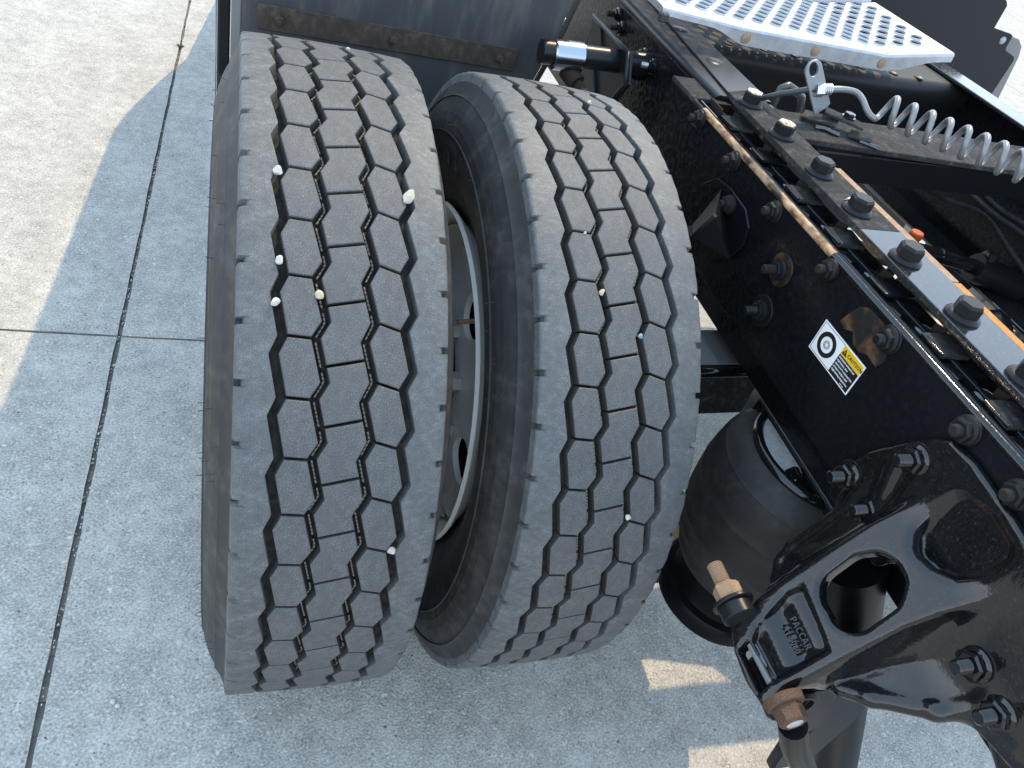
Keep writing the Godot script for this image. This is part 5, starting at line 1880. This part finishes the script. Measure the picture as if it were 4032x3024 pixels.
func build_mount_arm() -> void:
	var t := thing("fairing_arm", "black tube arm with a chrome clamp between fairing panel and frame rail", "mounting arm", V(-0.05, -0.1, -0.5), "", true)
	var b := B.new()
	b.tube([V(-0.20, -0.060, -0.5), V(0.045, -0.052, -0.5)], 0.0235, 24)
	part("tube", b, M.satin_black, t)
	b = B.new()
	b.lathe([Vector2(0.0, -0.175), Vector2(0.026, -0.175), Vector2(0.0295, -0.172), Vector2(0.0295, -0.112), Vector2(0.026, -0.109), Vector2(0.0, -0.109)], V(0, -0.058, -0.5), V(1, 0.02, 0).normalized(), 36, 30.0)
	part("chrome_clamp", b, M.chrome, t)
	b = B.new()
	b.cyl(V(-0.118, -0.100, -0.47), V(-0.100, -0.115, -0.435), 0.011, 0.010, 6, 0.0015, 0.2, true)
	b.cyl(V(-0.135, -0.088, -0.50), V(-0.117, -0.101, -0.468), 0.019, 0.019, 20, 0.0015)
	part("clamp_bolt", b, M.rust_dark, t)
	# bent plate against the rail
	b = B.new()
	var pl := [V2(-0.687, -0.030), V2(-0.540, -0.026), V2(-0.455, -0.020), V2(-0.420, -0.070), V2(-0.450, -0.115), V2(-0.470, -0.230), V2(-0.640, -0.230)]
	b.prism(PackedVector2Array(pl), Transform3D(Basis(V(0, 0, 1), V(0, 1, 0), V(-1, 0, 0)), V(-0.022, 0, 0)), 0.008, 0.0015)
	b.tube([V(-0.031, -0.028, -0.68), V(-0.032, -0.024, -0.545), V(-0.034, -0.020, -0.457), V(-0.034, -0.070, -0.420), V(-0.034, -0.115, -0.452), V(-0.034, -0.20, -0.470)], 0.0055, 8)
	part("arm_plate", b, M.satin_black, t)
	for q in [V(-0.03, -0.055, -0.60), V(-0.03, -0.140, -0.56)]:
		b = B.new()
		b.box(q, V(0.012, 0.010, 0.09), Basis(V(1, 0, 0), 0.7), 0.002)
		part("arm_rib", b, M.satin_black, t)
	stud(t, V(-0.030, -0.105, -0.835), V(-1, 0, 0), 0.008, 0.034, 0.018, M.steel, M.steel, M.satin_black, 0.2)
	b = B.new()
	b.box(V(0.012, -0.10, -0.60), V(0.066, 0.014, 0.10), Basis(), 0.002)
	part("spacer", b, M.satin_black, t)

func build_inside() -> void:
	# pipe elbow behind the first bolt
	var t := thing("pipe_elbow", "grey bent pipe elbow rising between the rails behind the zinc tab", "pipe", V(0.26, -0.1, -0.3), "", true)
	var b := B.new()
	var kn := [V(0.236, -0.13, -0.30), V(0.236, -0.045, -0.30), V(0.231, -0.008, -0.30), V(0.233, 0.012, -0.30), V(0.246, 0.019, -0.30), V(0.264, 0.013, -0.30), V(0.288, 0.002, -0.30), V(0.298, -0.020, -0.30), V(0.300, -0.06, -0.30), V(0.300, -0.14, -0.30)]
	b.tube(kn, 0.0080, 14)
	part("pipe", b, M.lip_rubber, t)
	# hoses wrapped in spring guards along the far rail
	var hs := [[[V(0.60, -0.22, -0.52), V(0.85, -0.213, -0.423), V(0.852, -0.188, -0.309), V(0.855, -0.163, -0.207), V(0.86, -0.19, -0.10), V(0.86, -0.22, 0.05)], "lower spring wrapped hose sagging along the far rail"], [[V(0.85, -0.130, -0.52), V(0.85, -0.143, -0.338), V(0.852, -0.150, -0.195), V(0.855, -0.145, -0.094), V(0.86, -0.15, 0.10)], "middle spring wrapped hose along the far rail, thinner"], [[V(0.862, -0.118, -0.52), V(0.862, -0.128, -0.320), V(0.862, -0.138, -0.194), V(0.862, -0.131, -0.105), V(0.865, -0.14, 0.10)], "upper spring wrapped hose along the far rail"]]
	for q in hs:
		var h := thing("wrapped_hose", q[1], "hose", q[0][1], "", true)
		var pts := []
		for i in q[0].size() - 1:
			for k in 24:
				pts.append(q[0][i].cubic_interpolate(q[0][i + 1], q[0][max(i - 1, 0)], q[0][min(i + 2, q[0].size() - 1)], k / 24.0))
		b = B.new()
		b.tube(pts, 0.0055, 10)
		part("hose", b, M.hose, h)
		# spring guard
		var sp := []
		var L := 0.0
		for i in pts.size() - 1:
			for k in 8:
				var a := L / 0.0052 * TAU
				var p: Vector3 = pts[i].lerp(pts[i + 1], k / 8.0)
				var tg: Vector3 = (pts[i + 1] - pts[i]).normalized()
				var e1 := tg.cross(V(0, 1, 0)).normalized()
				sp.append(p + (e1 * cos(a) + tg.cross(e1) * sin(a)) * 0.0066)
				L += (pts[i + 1] - pts[i]).length() / 8.0
		b = B.new()
		b.tube(sp, 0.0012, 5)
		part("spring_guard", b, M.dusty_black, h)
	# torque rod with clamp
	var r := thing("torque_rod", "glossy black torque rod between the rails, right of the bolt plate", "rod", V(0.8, -0.3, -0.15), "", true)
	b = B.new()
	b.tube([V(0.60, -0.247, -0.20), V(0.715, -0.256, -0.178), V(0.87, -0.268, -0.145)], 0.017, 20)
	part("rod", b, M.gloss_black, r)
	b = B.new()
	b.cyl(V(0.752, -0.259, -0.170), V(0.762, -0.260, -0.168), 0.020, 0.020, 24, 0.002)
	part("collar", b, M.gloss_black, r)
	b = B.new()
	b.tube([V(0.855, -0.268, -0.150), V(0.97, -0.290, -0.115), V(1.10, -0.30, -0.09)], 0.034, 24)
	part("sleeve", b, M.satin_black, r)
	b = B.new()
	b.cyl(V(0.865, -0.240, -0.15), V(0.885, -0.238, -0.145), 0.018, 0.018, 6, 0.002, 0.1, true)
	part("clamp_nut", b, M.gloss_black, r)
	var o := thing("orange_cap", "small orange cap standing just behind the rusty strip of the bolt plate", "cap", V(0.742, -0.270, -0.246), "", true)
	b = B.new()
	b.lathe([Vector2(0.0, 0.0), Vector2(0.015, 0.0), Vector2(0.015, 0.012), Vector2(0.0165, 0.013), Vector2(0.0165, 0.024), Vector2(0.014, 0.0275), Vector2(0.0, 0.0285)], V(0.742, -0.272, -0.246), V(0, 1, 0), 24, 30.0)
	part("cap", b, M.orange_cap, o)
	b = B.new()
	b.cyl(V(0.742, -0.40, -0.246), V(0.742, -0.272, -0.246), 0.012, 0.012, 16)
	part("stem", b, M.satin_black, o)
	# crossing struts and valve blocks deep between the rails
	var st := thing("inner_strut", "flat black strut lying across the gap between the rails under the wrapped hoses", "strut", V(0.62, -0.35, -0.2), "", true)
	b = B.new()
	b.box(V(0.66, -0.335, -0.30), V(0.50, 0.014, 0.07), Basis(V(0, 1, 0), -0.45), 0.002)
	part("strut", b, M.dusty_black, st)
	var vb := thing("brake_chamber", "dark round brake chamber deep between the rails at the right edge", "brake chamber", V(0.93, -0.42, 0.08), "", true)
	b = B.new()
	b.lathe([Vector2(0.0, -0.07), Vector2(0.06, -0.07), Vector2(0.078, -0.05), Vector2(0.080, -0.006), Vector2(0.086, -0.004), Vector2(0.086, 0.006), Vector2(0.080, 0.008), Vector2(0.074, 0.05), Vector2(0.05, 0.065), Vector2(0.0, 0.065)], V(0.80, -0.36, 0.03), V(0.5, 0.6, 0.4).normalized(), 36, 30.0)
	part("chamber", b, M.satin_black, vb)
	var ls := thing("leaning_tube", "black tube leaning at the lower right corner beyond the cast bracket", "tube", V(0.72, 0.7, 0.86))
	b = B.new()
	b.tube([V(0.755, 0.81, 0.755), V(0.80, 0.748, 0.818), V(0.81, 0.700, 0.905)], 0.016, 20)
	part("tube", b, M.satin_black, ls)
	b = B.new()
	b.tube([V(0.775, 0.80, 0.80), V(0.81, 0.75, 0.85), V(0.86, 0.68, 0.93)], 0.0035, 8)
	part("cable", b, M.dust_rubber, ls)

func build_weed() -> void:
	var p := V(-0.2617 + 0.0241 * 1.86, -0.006, -2.49)
	var t := thing("weed", "tiny green weed growing in the concrete joint at upper left", "weed", p)
	var b := B.new()
	rng.seed = 5
	for i in 16:
		var a := rng.randf() * TAU
		var r := rng.randf_range(0.008, 0.020)
		var d := V(cos(a), 0, sin(a))
		var s := V(-d.z, 0, d.x) * 0.0035
		var m := p + d * r * 0.55 + V(0, 0.012, 0)
		var e := p + d * r + V(0, 0.010, 0)
		b.quad(p, m + s, e, m - s, V(0, 1, 0))
	mat("weed_green", Color(0.10, 0.15, 0.03), 0.7)
	part("leaf_tuft", b, M.weed_green, t)
